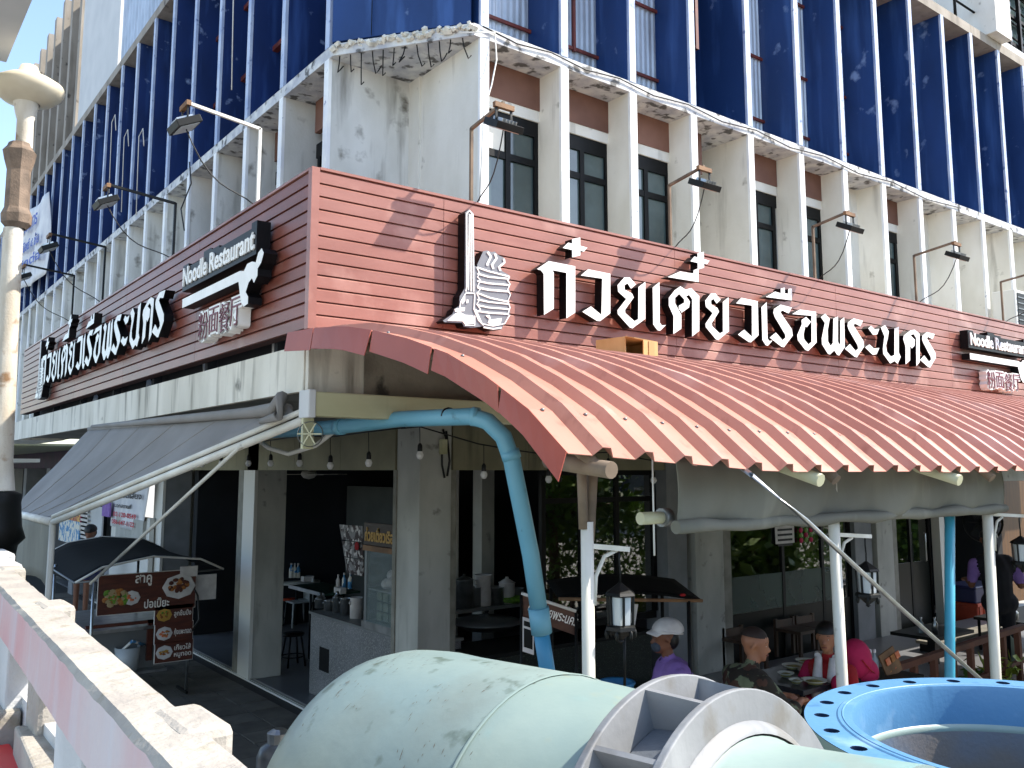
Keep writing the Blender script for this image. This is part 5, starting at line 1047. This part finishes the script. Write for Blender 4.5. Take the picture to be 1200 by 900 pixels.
# greenery and buildings across the street, seen only as reflections in the shop glass
def crown(nm,base,n,rx,ry,rz_,mt,label,leaf,seed,CZ=2):
    t=thing(nm,base,label,'tree'); rr=random.Random(seed); x,y,z=base; b=MB(); cz=CZ
    bt=MB(); bt.tube([(x,y,z),(x+.1,y,z+1),(x,y,cz)],[.16,.12,.06],8)
    cl=[]
    for i in range(26):
        d=Vector((rr.gauss(0,1),rr.gauss(0,1),rr.gauss(0,1))).normalized()*rr.uniform(.45,1.); c=Vector((x+d.x*rx,y+d.y*ry,cz+d.z*rz_)); cl.append((c,rr.uniform(.25,.5)*min(rx,ry,rz_)*1.1)); bt.tube([(x,y,z+.8*(cz-z)),c],[.04,.012],5)
    for i in range(n):
        c,s=rr.choice(cl); p=c+Vector((rr.gauss(0,.5),rr.gauss(0,.5),rr.gauss(0,.5)))*s; d=Vector((rr.gauss(0,1),rr.gauss(0,1),rr.gauss(.1,.8))).normalized(); q=d.orthogonal(); q.rotate(Matrix.Rotation(rr.uniform(0,6.28),3,d)); l=leaf*rr.uniform(.6,1.3)
        b.add([p,p+d*l*.5+q*l*.25,p+d*l,p+d*l*.5-q*l*.25],[(0,1,2,3)])
    bt.build('trunk',m_wood,t); b.build('crown',mt,t,kind='stuff'); return t
def mirror(px,py,depth,yp): # real place whose mirror image in glass plane y=yp lies along that view ray
    v=dpt(px,py,depth); return Vector((v.x,2*yp-v.y,v.z))
m_tl=mat('street_tree_leaf','#7f9c34','#56741f',1.2,rough=.5,rnd=0)
q=mirror(872,652,19,.52); crown('street_tree',(q.x,q.y,-.16),2600,1.5,1.2,1.3,m_tl,'sunlit tree across the road mirrored in the glass behind the soldier',.3,3,q.z+.5)
q=mirror(1062,645,24,.55); crown('street_tree',(q.x,q.y,-.16),1800,1.1,1.1,1.7,m_tl,'sunlit tree mirrored in the dark glass door at right',.3,8,q.z+.4)
q=mirror(645,578,18,.62); crown('street_tree',(q.x,q.y,-.16),1800,1.6,1.0,1.3,m_tl,'sunlit tree mirrored in the kitchen glass near the corner',.25,5,q.z)
hg=MB(); rr=random.Random(12)  # unseen hedge added to cover the bright road in the reflections
for i in range(20000):
    p=Vector((rr.uniform(2.4,22),-5.65+rr.gauss(0,.2),0)); hh=2.35+.5*noise.noise((p.x*1.3,0,1)); p.z=-.16+hh*rr.random()**.7; d=Vector((rr.gauss(0,.7),rr.gauss(0,.7),rr.gauss(.5,.6))).normalized(); q=d.orthogonal(); q.rotate(Matrix.Rotation(rr.uniform(0,6.28),3,d)); l=rr.uniform(.1,.22); hg.add([p,p+d*l*.5+q*l*.16,p+d*l,p+d*l*.5-q*l*.16],[(0,1,2,3)])
hg.build('hedge',m_tl,None,'added unseen tall hedge across the road mirrored in the shop glass','hedge',kind='stuff')
ob=thing('opposite_building',(12,-26,-.16),'shaded dark building across the road seen only mirrored in shop glass','building')
MB().box(-2,60,-30,-24,-.16,8).build('wall',m_dkcol,ob)
for i in range(16):
    for z in (1.2,4.4): MB().box(0+3.7*i,2.0+3.7*i,-24.0,-23.96,z,z+1.6).build('window',m_dark,ob)
# ------------------------------------------------------------------ food cart on left pavement
FC=thing('food_cart',(-1.1,5.5,0),'stainless food cart with black canopy and brown Thai menu boards on the left pavement','food cart')
Yn,Yf=4.5,7.9
ga=[at(*p,'y',Yn) for p in ((88,683),(120,665),(180,652),(235,655),(262,667))]
gb=[at(42,655,'y',Yf),at(80,636,'y',Yf),at(120,629,'y',Yf),at(168,632,'y',Yf),at(190,642,'y',Yf)]
MB().sheet(lambda u,v:(lambda t,i:ga[i].lerp(ga[i+1],t).lerp(gb[i].lerp(gb[i+1],t),v)+Vector((0,0,-.05*math.sin(PI*v))))(u*4-min(3,int(u*4)),min(3,int(u*4))),16,10).build('canopy',m_tarpd,FC,solid=.006)
MB().tube(ga,.014,7).build('canopy_hoop',m_jamb,FC); MB().tube(gb,.014,7).build('canopy_hoop',m_jamb,FC)
MB().tube([ga[0]+UP*-.005,gb[0]],.012,6).build('canopy_edge_tube',m_steeld,FC)
MB().tube([ga[0],ga[4]],.012,6).build('canopy_tie',m_steeld,FC)
lx=at(108,720,'y',Yn).x; rx=at(220,760,'y',Yn).x
for x,y,z1 in ((lx,Yn,1.47),(rx,Yn,1.5),(lx-.05,6.6,1.5),(rx-.1,6.6,1.6)): MB().tube([(x,y,0),(x,y,z1)],.018,8).build('leg',m_steel,FC)
MB().box(lx-.1,rx+.05,Yn+.25,6.6,.80,.84).build('worktop',m_steel,FC); MB().box(lx,rx,Yn+.35,6.5,.3,.79).build('cabinet',m_steeld,FC)
MB().box(lx,rx-.35,Yn+.3,Yn+.34,.86,.9).box(rx-.42,rx-.35,Yn+.3,Yn+.34,.4,.9).build('red_frame',m_menu,FC)
MB().box(lx+.15,rx-.2,Yn+.15,Yn+.5,.28,.31).build('lower_shelf',m_steel,FC)
for x in (lx,rx): MB().beam((x-.02,Yn-.1,.03),(x-.02,Yn+.3,.03),.03,.03).build('foot',m_iron,FC)
MB().lathe([(.001,.31),(.13,.31),(.15,.6),(.14,.6),(.12,.33)],(lx+.5,Yn+.3,0),n=20).build('plastic_tub',m_lampw,FC)
MB().tube([(lx+.4,Yn+.25,.55),(lx+.5,Yn+.1,.7),(lx+.7,Yn+.3,.6)],.02,6).build('bag_handle',m_pblue,FC)
MB().box(rx-.15,rx+.35,Yn+.05,Yn+.07,1.13,1.45).build('side_shield',m_whitec,FC)
MB().tube([(rx,Yn-.03,1.35),(rx+.09,Yn-.03,1.2),(rx+.12,Yn-.03,.9),(rx+.02,Yn-.03,.75)],.012,6).build('power_cord',m_cable,FC)
def board(px0,py0,px1,py1,y,name,par):
    a=at(px0,py0,'y',y); b=at(px1,py1,'y',y); x0,x1,z0,z1=min(a.x,b.x),max(a.x,b.x),min(a.z,b.z),max(a.z,b.z)
    o=MB().box(x0,x1,y-.008,y+.008,z0,z1).build(name,m_menu,par); MB().box(x0-.008,x1+.008,y-.002,y+.012,z0-.008,z0).box(x0-.008,x1+.008,y-.002,y+.012,z1,z1+.008).box(x0-.008,x0,y-.002,y+.012,z0,z1).box(x1,x1+.008,y-.002,y+.012,z0,z1).build('board_frame',m_jamb,par)
    return x0,x1,z0,z1
def label_text(txt,x,z,w,h,y,mt,par,bold=.004,name='lettering'):
    me=fit_mesh(text_mesh(name,txt,.2,.001,(mt,),offset=bold),w,h); return inst(me,name,par,(x,y,z),(PI/2,0,0))
def disc(x,z,r,y,mt,par,name,sx=1,th=.003,blob=0,seed=0):
    b=MB(); rr=random.Random(seed)
    if blob:
        for i in range(blob):
            a=rr.uniform(0,6.28); q=rr.random()**.5*r*.8; b.ell((x+math.cos(a)*q*sx,y-.004,z+math.sin(a)*q*.8),(r*.3*rr.uniform(.6,1.2),.003,r*.26*rr.uniform(.6,1.2)),8,4,m=rr.randrange(len(mt)))
        return b.build(name,mt,par)
    return b.ell((x,y,z),(r*sx,th,r),24,4).build(name,mt,par)
yb=Yn-.03
x0,x1,z0,z1=board(116,675,228,711,yb,'menu_board',FC); W_=x1-x0; H_=z1-z0
disc(x0+W_*.17,z0+H_*.42,H_*.30,yb-.009,[m_green,m_green,m_meat,mat('pale_meat_print','#a8926a',rough=.6)],FC,'food_print',1.2,blob=46,seed=1)
disc(x0+W_*.33,z0+H_*.38,H_*.19,yb-.012,m_whitec,FC,'plate_print',1.2); disc(x0+W_*.33,z0+H_*.39,H_*.12,yb-.016,[m_sauce],FC,'food_print',1.1,blob=12,seed=2)
disc(x0+W_*.82,z0+H_*.58,H_*.33,yb-.012,m_whitec,FC,'plate_print',1.35); disc(x0+W_*.82,z0+H_*.62,H_*.24,yb-.016,[m_meat,m_menu],FC,'food_print',1.4,blob=26,seed=3)
label_text('สาคู',x0+W_*.36,z0+H_*.66,W_*.17,H_*.30,yb-.010,m_menutxt,FC); label_text('ปอเปี๊ยะ',x0+W_*.46,z0+H_*.08,W_*.26,H_*.26,yb-.020,m_menutxt,FC)
for i,(py0,py1,tt_) in enumerate(((711,728,'ลูกชิ้นปิ้ง'),(732,750,'กุ้งแพะทอด'),(754,772,'เกี๊ยวไส้\nหมูทอด'))):
    x0,x1,z0,z1=board(182,py0,225,py1,yb,'menu_board',FC); W_=x1-x0; H_=z1-z0
    disc(x0+W_*.24,z0+H_*.5,H_*.36,yb-.011,m_whitec if i else m_gold,FC,'plate_print',1.2); disc(x0+W_*.24,z0+H_*.5,H_*.26,yb-.014,[(m_meat,m_green),(m_sauce,m_meat),(m_gold,m_meat)][i],FC,'food_print',1.2,blob=12,seed=5+i)
    label_text(tt_,x0+W_*.50,z0+H_*(.3 if i<2 else .14),W_*.46,H_*(.42 if i<2 else .7),yb-.010,m_menutxt,FC,.002)
a=at(213,664,'y',yb); MB().box(a.x-.02,a.x+.2,yb-.01,yb,a.z-.13,a.z).build('price_card',m_whitec,FC)
# ------------------------------------------------------------------ white phone banner with printed text
ba=at(135,566,'x',.1); bb_=at(177,556,'x',.1); bc_=at(129,616,'x',.1); bd=at(166,624,'x',.1)
BN=thing('phone_banner',(ba.x,ba.y,bc_.z),'white hanging cloth banner with dark Thai text above red phone numbers','banner')
MB().sheet(lambda u,v:(ba.lerp(bb_,u)).lerp(bc_.lerp(bd,u),v)+Vector((.02*math.sin(u*9),0,0)),12,8).build('cloth',m_banner,BN,solid=.004)
n_=(bb_-ba); wdt=n_.length
def btext(txt,u,v,w,h,mt):
    p=(ba.lerp(bb_,u)).lerp(bc_.lerp(bd,u),v)+Vector((-.03,0,0)); me=fit_mesh(text_mesh('lettering',txt,.2,.001,(mt,),offset=.003),w,h); inst(me,'lettering',BN,p,(PI/2,0,-PI/2))
btext('รับจัดเลี้ยง',.14,.34,wdt*.72,.13,m_blackt); btext('นอกสถานที่',.12,.56,wdt*.5,.09,m_blackt); btext('02-120-0549',.12,.76,wdt*.66,.09,m_redt); btext('086-647-1122',.1,.93,wdt*.66,.09,m_redt)
a=at(133,618,'x',.2); b=at(178,618,'x',.2); WP2=thing('white_partition',(.2,a.y,0),'plain white partition board standing under the phone banner','partition'); MB().box(.16,.24,b.y,a.y,0,1.95).build('board',m_jamb,WP2); MB().box(.10,.16,b.y+.2,a.y-.6,1.3,1.9).build('pale_sheet',m_pillar,WP2)
# big banner on far facade
p=[at(18,262,'x',-.85),at(59,225,'x',-.85),at(24,342,'x',-.85),at(55,320,'x',-.85)]
BG=thing('facade_banner',(-.85,p[0].y,p[2].z),'torn white banner with blue writing hanging over far blue fins at left','banner')
MB().sheet(lambda u,v:(p[0].lerp(p[1],u)).lerp(p[2].lerp(p[3],u),v)+Vector((.05*math.sin(u*12+v*4),0,.05*math.sin(u*9)*v)),14,14).build('cloth',m_banner,BG,solid=.01)
for k,(t_,v,h) in enumerate((('ให้เช่าอาคาร',.30,.42),('พาณิชย์ ๔ ชั้น',.55,.3),('ติดต่อ',.75,.25))):
    q=(p[0].lerp(p[1],.12)).lerp(p[2].lerp(p[3],.12),v)+Vector((-.09,0,0)); d_=(p[1]-p[0]); me=fit_mesh(text_mesh('lettering',t_,.2,.002,(m_bluet,),offset=.004),d_.length*.6,h); o=inst(me,'lettering',BG,q,(PI/2,0,-PI/2)); o.rotation_euler=(PI/2,-math.atan2(d_.z,-d_.y),-PI/2)
# ------------------------------------------------------------------ counter, cabinet, interior of left bay
CT2=thing('terrazzo_counter',(.8,2.3,0),'speckled grey terrazzo noodle counter left of the corner pillar','counter')
MB().box(.64,1.15,.9,3.58,0,.98).build('body',m_terr,CT2,bevel=.01); MB().box(.62,1.18,.9,3.6,.981,1.01).build('worktop',m_steeld,CT2); v_=at(380,773,'x',.64); MB().box(.632,.642,v_.y-.13,v_.y+.13,v_.z-.14,v_.z+.14).build('vent_opening',m_frame,CT2)
GC=thing('glass_cabinet',(.75,1.75,1.01),'small glass front display cabinet of noodles on the terrazzo counter','display cabinet')
y0,y1=1.35,2.12; zb,zt=1.03,1.88
for y in (y0,y1-.05): 
    for x in (.62,1.0): MB().box(x,x+.04,y,y+.05,zb,zt).build('frame_post',m_steeld,GC)
MB().box(.60,1.06,y0-.02,y1+.02,zt,zt+.06).build('top',m_wood,GC); MB().box(.60,1.06,y0-.02,y1+.02,zb-.02,zb+.06).build('base',m_steel,GC); MB().box(.64,1.02,y0+.02,y1-.02,1.44,1.46).build('shelf',m_steeld,GC)
MB().box(.625,.63,y0+.05,y1-.05,zb+.06,zt).build('pane',mat('cabinet_glass','#9fb0b0',rough=.05,alpha=.22,spec=.8),GC)
b=MB(); rr=random.Random(4)
for i in range(16): b.ell((.8+rr.uniform(-.05,.1),y0+.12+.5*rr.random(),1.5+.12*rr.random()),(.08,.09,.07),10,6)
b.build('noodle_bags',m_whitec,GC)
b=MB()
for i in range(4):
    for j in range(3): b.box(.72,.95,y0+.09+.15*i,y0+.2+.15*i,1.1+.11*j,1.19+.11*j)
b.build('noodle_packs',mat('pack_green','#6c7a66','#55624f',9,rough=.5),GC)
SB=thing('wood_sign',(.7,1.75,1.94),'small dark wooden sign with gold Thai lettering on top of the glass cabinet','sign')
MB().box(.60,.64,y0+.02,y1+.0,1.95,2.2).build('board',mat('sign_wood','#3a2a1c',rough=.6),SB); me=fit_mesh(text_mesh('lettering','ก๋วยเตี๋ยวเรือ',.2,.003,(m_gold,),offset=.006),.66,.16); inst(me,'lettering',SB,(.597,y1-.04,1.99),(PI/2,0,-PI/2))
PO=thing('food_poster',(1.25,2.9,1.3),'tall leaning food photo poster behind the terrazzo counter','poster')
pp=[at(398,614,'x',1.6),at(425,616,'x',1.6),at(407,672,'x',1.6),at(426,676,'x',1.6)]
for k in range(3):
    v0,v1=k/3+.01,(k+1)/3-.01; q=[pp[0].lerp(pp[2],v0),pp[1].lerp(pp[3],v0),pp[1].lerp(pp[3],v1),pp[0].lerp(pp[2],v1)]; MB().add(q,[(0,1,2,3)]).build('photo_panel',m_photo,PO,solid=.01)
q=at(418,640,'x',1.57); MB().ell(q,(.006,.07,.06),16,6).build('red_badge',m_redc,PO)
# pots and jars on counter
def pot(px,py,r_,h,label,plane=('x',.85),z=1.01,mt=m_steel,lid=False,nm='pot',cat='pot'):
    p=at(px,py,*plane); t=thing(nm,(p.x,p.y,z),label,cat); MB().lathe([(.001,0),(r_,0),(r_,h),(r_*1.08,h+.005),(r_*1.0,h-.002),(r_*.92,.02),(.001,.02)],(p.x,p.y,z),n=20).build('vessel',mt,t)
    MB().tube([(p.x-r_*1.05,p.y,z+h*.7),(p.x-r_*1.2,p.y,z+h*.75),(p.x-r_*1.05,p.y,z+h*.85)],.008,6).build('handle',mt,t)
    if lid: MB().lathe([(r_,h),(r_*.6,h+.03),(.02,h+.05),(.02,h+.07),(.001,h+.07)],(p.x,p.y,z),n=20).build('lid',mt,t)
    return t
pot(375,718,.07,.12,'first small steel pot from the left on the terrazzo counter',lid=True); pot(386,720,.075,.13,'second steel pot from the left on the terrazzo counter'); pot(395,722,.06,.19,'tall narrow steel canister on the terrazzo counter',lid=True); pot(404,724,.065,.2,'shiny steel canister right of the middle of the terrazzo counter'); pot(417,728,.075,.24,'stack of pale bowls next to the glass cabinet',mt=m_whitec,nm='bowl_stack',cat='bowls')
tr_=thing('tray_shelf',(1.15,3.0,1.2),'dark green tray table behind the terrazzo counter','table'); a=at(385,698,'x',1.5); MB().box(1.2,1.75,a.y-.5,a.y+.7,1.06,1.09).build('tray',m_green2,tr_); MB().box(1.18,1.2,a.y-.5,a.y+.7,1.05,1.1).build('rim',m_steel,tr_)
for dy in (-.45,.6): MB().tube([(1.5,a.y+dy,1.06),(1.5,a.y+dy,0)],.02,7).build('leg',m_iron,tr_)
for i,(px,py,h,lb,mm) in enumerate(((396,690,.2,'white pump bottle on the dark green tray',m_whitec),(403,690,.22,'blue water bottle on the dark green tray, left of its twin',m_pblue),(410,690,.22,'blue water bottle on the dark green tray, right of its twin',m_pblue))): bottle(px,py,1.1,lb,mm,h,.03,m_whitec,('x',1.5))
nb_=at(398,696,'x',1.4); MB().box(nb_.x-.04,nb_.x+.05,nb_.y-.1,nb_.y+.1,1.09,1.17).build('napkin_box',m_whitec,None,'white napkin box on the dark green tray','napkin box')
# stools and table in left bay
s1=at(343,780,'z',0); stool(s1.x,s1.y,.46,'near dark round stool beside the grey left pillar',r_=.15); s2=at(336,732,'z',0); stool(s2.x,s2.y,.48,'far dark stool with orange seat behind the left pillar',seat=m_orange,r_=.15)
ta=at(348,681,'z',.78); IT=thing('cafe_table',(ta.x,ta.y,0),'small round cafe table with bottles seen through the left bay','table'); MB().lathe([(.001,.75),(.42,.75),(.42,.78),(.001,.78)],(ta.x,ta.y,0),n=28).build('tabletop',m_pillar,IT); MB().tube([(ta.x,ta.y,.75),(ta.x,ta.y,0)],.03,8).build('pedestal',m_iron,IT)
for i,px in enumerate((341,345,349)): bottle(px,677,.79,('left','middle','right')[i]+' blue bottle on the small round cafe table',m_pblue,.26,.04,m_whitec,('y',ta.y-.1))
MB().box(ta.x+.02,ta.x+.22,ta.y-.25,ta.y-.12,.79,.88).build('napkin_box',m_whitec,None,'white napkin box on the small round cafe table','napkin box')
ch_=at(350,700,'z',.5); CHR=thing('plastic_chair',(ch_.x,ch_.y,0),'pale blue plastic chair behind the small round cafe table','chair'); x,y=ch_.x,ch_.y
MB().box(x-.2,x+.2,y-.2,y+.2,.42,.45).build('seat',m_lampw,CHR,bevel=.01); MB().box(x+.17,x+.2,y-.2,y+.2,.45,.85).build('backrest',m_lampw,CHR,bevel=.01)
for dx in (-.17,.17):
    for dy in (-.17,.17): MB().tube([(x+dx,y+dy,.42),(x+dx*1.15,y+dy*1.15,0)],.016,6).build('leg',m_lampw,CHR)
fn=at(362,560,'z',2.9); 
fa=dpt(362,556,13); CF=thing('ceiling_fan',(fa.x,fa.y,2.6),'ceiling fan under the dim ceiling inside the left bay','fan'); MB().tube([(fa.x,fa.y,3.3),fa],.02,6).build('rod',m_jamb,CF); MB().lathe([(.001,.06),(.1,.05),(.12,0),(.08,-.05),(.001,-.07)],fa,n=18).build('motor',m_jamb,CF)
for i in range(3): a_=2*PI*i/3+.3; d_=Vector((math.cos(a_),math.sin(a_),0)); MB().obox(fa+d_*.42,d_*.3,d_.cross(UP)*.06,(0,0,.004)).build('blade',m_jamb,CF)
# ------------------------------------------------------------------ kitchen counter at corner opening
KC=thing('kitchen_counter',(2,.2,0),'dark speckled kitchen counter between the corner pillar and the grey pillars','counter')
MB().box(.72,3.6,.45,1.1,0,.86).build('body',m_terrd,KC,bevel=.01); MB().box(.72,3.6,.42,1.15,.862,.9).build('worktop',m_iron,KC)
wk=at(570,731,'z',.98); WK=thing('wok',(wk.x,wk.y,.9),'large shallow wok with a lid on the dark kitchen counter','wok'); MB().lathe([(.001,.02),(.25,.02),(.42,.10),(.43,.10),(.43,.115),(.3,.15),(.04,.18),(.03,.2),(.001,.2)],(wk.x,wk.y,.9),n=36).build('lid_and_pan',m_steeld,WK); MB().ell((wk.x,wk.y,1.13),(.03,.03,.03),8,5).build('knob',m_iron,WK)
yk=1.7
SK=thing('kitchen_shelf',(2.2,yk,1.1),'back kitchen shelf holding pots behind the corner pillar','shelf'); za=at(560,710,'y',yk).z; MB().box(.9,3.6,yk-.15,yk+.35,za-.04,za).build('board',m_steeld,SK); MB().box(.95,1.0,yk,yk+.05,0,za-.04).box(3.5,3.55,yk,yk+.05,0,za-.04).build('leg',m_steeld,SK)
for i,(px,r_,h,lb,mt_) in enumerate(((544,.11,.32,'tall steel stock pot nearest the corner pillar',m_steel),(556,.08,.22,'small dented pot behind the stock pot',m_steeld),(566,.1,.36,'stack of pale enamel bowls on the kitchen shelf',m_whitec),(581,.1,.2,'low steel pot in the middle of the kitchen shelf',m_steel),(594,.1,.24,'pale lidded container left of the blue drain pipe',m_whitec),(606,.09,.16,'short dull pot right beside the blue drain pipe',m_steeld))): pot(px,708,r_,h,lb,('y',yk),za,mt_,lid=i in(0,4))
gl_=at(585,705,'y',yk); b=MB(); b.ell((gl_.x+.2,yk-.05,za+.04),(.22,.1,.05),14,6); b.build('green_vegetables',m_green,None,'bunch of green vegetables on the kitchen shelf behind the pipe','vegetables')
# second stall with dark roof and brown sign
ST=thing('noodle_stall',(1.2,-1.0,0),'low stall with dark tarp roof behind the white post and first lantern','food stall')
dS=6.9
qa=[dpt(632,684,6.6),dpt(668,702,6.4),dpt(822,703,7.6),dpt(800,684,8.2),dpt(690,678,8.0)]
q0,q1,q2,q3=dpt(655,702,6.6),dpt(823,704,6.9),dpt(790,679,7.7),dpt(640,681,7.4)
MB().sheet(lambda u,v:q0.lerp(q1,u).lerp(q3.lerp(q2,u),v)+Vector((0,0,.05*math.sin(PI*u))),14,6).build('tarp_roof',m_tarpd,ST,solid=.01)
MB().tube([q0,q1],.014,6).build('roof_edge_tube',m_wood,ST); 
for q in (q0.lerp(q1,.9),q2.lerp(q3,.1),q0.lerp(q3,.6)): MB().tube([q,(q.x,q.y,0)],.016,7).build('leg',m_iron,ST)
MB().box(q0.x+.3,q1.x-.1,q0.y+.0,q0.y+.4,.5,.95).build('cabinet',m_terrd,ST)
e=dpt(798,706,6.9); MB().ell((e.x,e.y-.02,e.z+.06),(.03,.02,.012),8,4).build('red_ornament',m_redc,ST)
SG=thing('stall_sign',(.3,-2,1.4),'brown wooden sign with white Thai lettering partly hidden by the blue pipe','sign')
y_=dpt(660,720,6.2).y; sA=dpt(611,697,6.3); sB=dpt(675,718,6.3); sC=dpt(675,745,6.3); sD=dpt(612,722,6.3)
nn=(sB-sA).cross(sD-sA).normalized(); nn=nn if nn.dot(CAM-sA)>0 else -nn
MB().add([sA,sB,sC,sD]+[v-nn*.015 for v in (sA,sB,sC,sD)],[(0,1,2,3),(7,6,5,4),(0,4,5,1),(1,5,6,2),(2,6,7,3),(3,7,4,0)]).build('board',mat('sign_brown','#5b3a2b','#4a2e22',9,(1,1,4),.6),SG)
MB().tube([sA+UP*.01,sB+UP*.01],.012,6).build('top_tube',m_jamb,SG); MB().tube([sB,(sB.x,sB.y,0)],.012,6).tube([sA,(sA.x,sA.y,0)],.012,6).build('leg',m_iron,SG)
ex_=(sB-sA).normalized(); ey_=(ex_.cross(nn)*-1).normalized(); ey_=ey_ if ey_.z>0 else -ey_
me=fit_mesh(text_mesh('lettering','ขนมไทยพระนคร',.2,.001,(m_menutxt,),offset=.002),(sB-sA).length*.9,(sA-sD).length*.55)
o=bpy.data.objects.new('lettering',me); link(o,SG); off=ORG[SG.name]; Mx=Matrix((ex_,ey_,nn)).transposed().to_4x4(); Mx.translation=sD+ex_*.02+ey_*.05+nn*.004-off; o.matrix_local=Mx; ORG[o.name]=off
c=dpt(619,745,6.25); 
def card(c,w_,h_,ex,ey,mt,par,name,o=0): MB().obox(c+nn*o,ex*w_/2,ey*h_/2,nn*.003).build(name,mt,par)
PC=thing('paper_card',(c.x,c.y,c.z-.12),'white framed photo card hanging below the brown Thai sign','card'); card(c,.085,.24,ex_,UP,m_whitec,PC,'card'); card(c-UP*.02,.065,.13,ex_,UP,m_iron,PC,'photo',.004); card(c+UP*.08,.065,.035,ex_,UP,m_iron,PC,'photo',.004)
pc=[dpt(*p) for p in ((742,708,7.0),(748,708,7.0),(742,746,7.0),(735,744,7.0))]; MB().add(pc,[(0,1,2,3)]).build('paper_sheet',m_whitec,None,'pale paper sheet hanging beside the first lantern','paper',solid=.003)
bkt=dpt(723,800,6.4); BK=thing('bucket',(bkt.x,bkt.y,bkt.z-.3),'blue plastic basin just left of the purple polo worker','bucket'); MB().lathe([(.001,-.3),(.09,-.3),(.125,-.01),(.135,0),(.13,.012),(.115,0),(.08,-.28),(.001,-.28)],bkt,n=26).build('basin',m_bucket,BK); MB().box(bkt.x-.2,bkt.x+.2,bkt.y-.2,bkt.y+.2,bkt.z-.34,bkt.z-.3).build('support_board',m_wood,BK)
for dx in(-.15,.15): MB().box(bkt.x+dx-.02,bkt.x+dx+.02,bkt.y-.02,bkt.y+.02,0,bkt.z-.34).build('support_leg',m_wood,BK)
WF=thing('wall_fan',(0,0,2),'round dark wall fan above the standing man at right','fan'); c=dpt(1152,612,12.2); WF.location=c; ORG[WF.name]=c
MB().lathe([(.27,-.03),(.28,0),(.27,.03)],c,-cH,30).lathe([(.001,.02),(.05,.02),(.05,-.02),(.001,-.02)],c,-cH,14).build('cage',m_iron,WF)
for i in range(10): a_=2*PI*i/10; d_=cR*math.cos(a_)+UP*math.sin(a_); MB().tube([c,c+d_*.27],.006,5).build('guard_wire',m_iron,WF)
for i in range(3): a_=2*PI*i/3; d_=cR*math.cos(a_)+UP*math.sin(a_); e_=cR*-math.sin(a_)+UP*math.cos(a_); MB().obox(c+cH*.02+d_*.13,d_*.1,e_*.07,cH*.004).build('blade',m_dark,WF)
# indoor stools / table behind glass of second bay
for i,px in enumerate((862,924,948)):
    p=at(px,770,'y',.35); t=thing('dining_chair',(p.x,.3,.3),('first','second','third')[i]+' dim brown wooden chair from the left against the frosted glass','chair'); [MB().box(p.x+dx-.022,p.x+dx+.022,.38,.42,.3,fz0-.12).build('back_post',m_dwood,t) for dx in (-.19,.19)]; [MB().box(p.x+dx-.022,p.x+dx+.022,.0,.04,.3,.64).build('leg',m_dwood,t) for dx in (-.19,.19)]; MB().box(p.x-.22,p.x+.22,-.01,.38,.64,.68).build('seat',m_dwood,t); MB().box(p.x-.168,p.x+.168,.385,.415,fz0-.26,fz0-.14).build('backrest',m_dwood,t)
# far left shop row
FS=thing('far_shop_row',(.3,14,0),'dim neighbouring shops with colourful posters at the far end of the left pavement','shop')
MB().box(.7,.9,13.1,30,0,3.3).build('wall',m_dark,FS); MB().box(.1,.7,13.0,30,2.85,3.3).build('fascia',mat('purple_fascia','#3c2038','#241a2a',2,rough=.7),FS)
for y,c_ in ((15,m_pillarg),(18.5,m_pillarg),(22,m_pillarg),(26,m_pillar)): MB().box(.1,.6,y,y+.45,0,2.85).build('pillar',c_,FS)
def fq(px0,py0,px1,py1,x,mt,nm):
    a=at(px0,py0,'x',x); b=at(px1,py1,'x',x); MB().box(x,x+.03,min(a.y,b.y),max(a.y,b.y),min(a.z,b.z),max(a.z,b.z)).build(nm,mt,FS)
fq(70,606,92,640,.05,m_pblue,'poster'); fq(76,598,94,612,.03,m_pinkp,'poster'); fq(103,592,118,640,.05,m_greyw,'white_panel'); fq(120,588,128,606,.02,m_purple,'purple_poster')
for i in range(9): a=at(99,594+5*i,'x',.0); MB().box(-.02,.0,a.y-.35,a.y+.3,a.z-.03,a.z+.02).build('cup_shelf',m_whitec,FS)
MB().box(-2.0,.3,12.2,30,3.28,3.32).build('awning_sheet',m_gut,FS); MB().box(-2.2,-1.2,12,30,2.95,3.02).build('pale_gutter',m_jamb,FS)
EB=thing('end_building',(-5,34,-.16),'distant dim low building closing the street at far left','building'); MB().box(-30,1,33,36,-.16,3.6).build('wall',m_dkcol,EB)
for i in range(9): MB().box(-6.4+.75*i,-5.9+.75*i,32.95,33,1.0,2.6).build('window',m_pinkp if i%3==0 else m_pblue if i%3==1 else m_dark,EB)
MB().box(-30,1.5,32,33,2.7,2.85).build('canopy',m_gut,EB)
ty=dpt(2,590,9); 
# meter box and cables on corner pillar
a=at(517,522,'y',.40); b=MB(); b.tube([at(519,503,'y',.38),at(523,515,'y',.37),at(518,522,'y',.37),at(518,545,'y',.37),at(521,560,'y',.37)],.012,6); b.tube([at(523,505,'y',.37),at(527,540,'y',.37),at(524,558,'y',.37)],.012,6); b.build('pillar_cables',m_cable,None,'bundle of black cables running down the corner pillar','cables')
MB().box(a.x-.03,a.x+.03,.33,.39,a.z-.09,a.z+.06).build('junction_box',m_gut,None,'small cream junction box on the corner pillar cables','junction box')
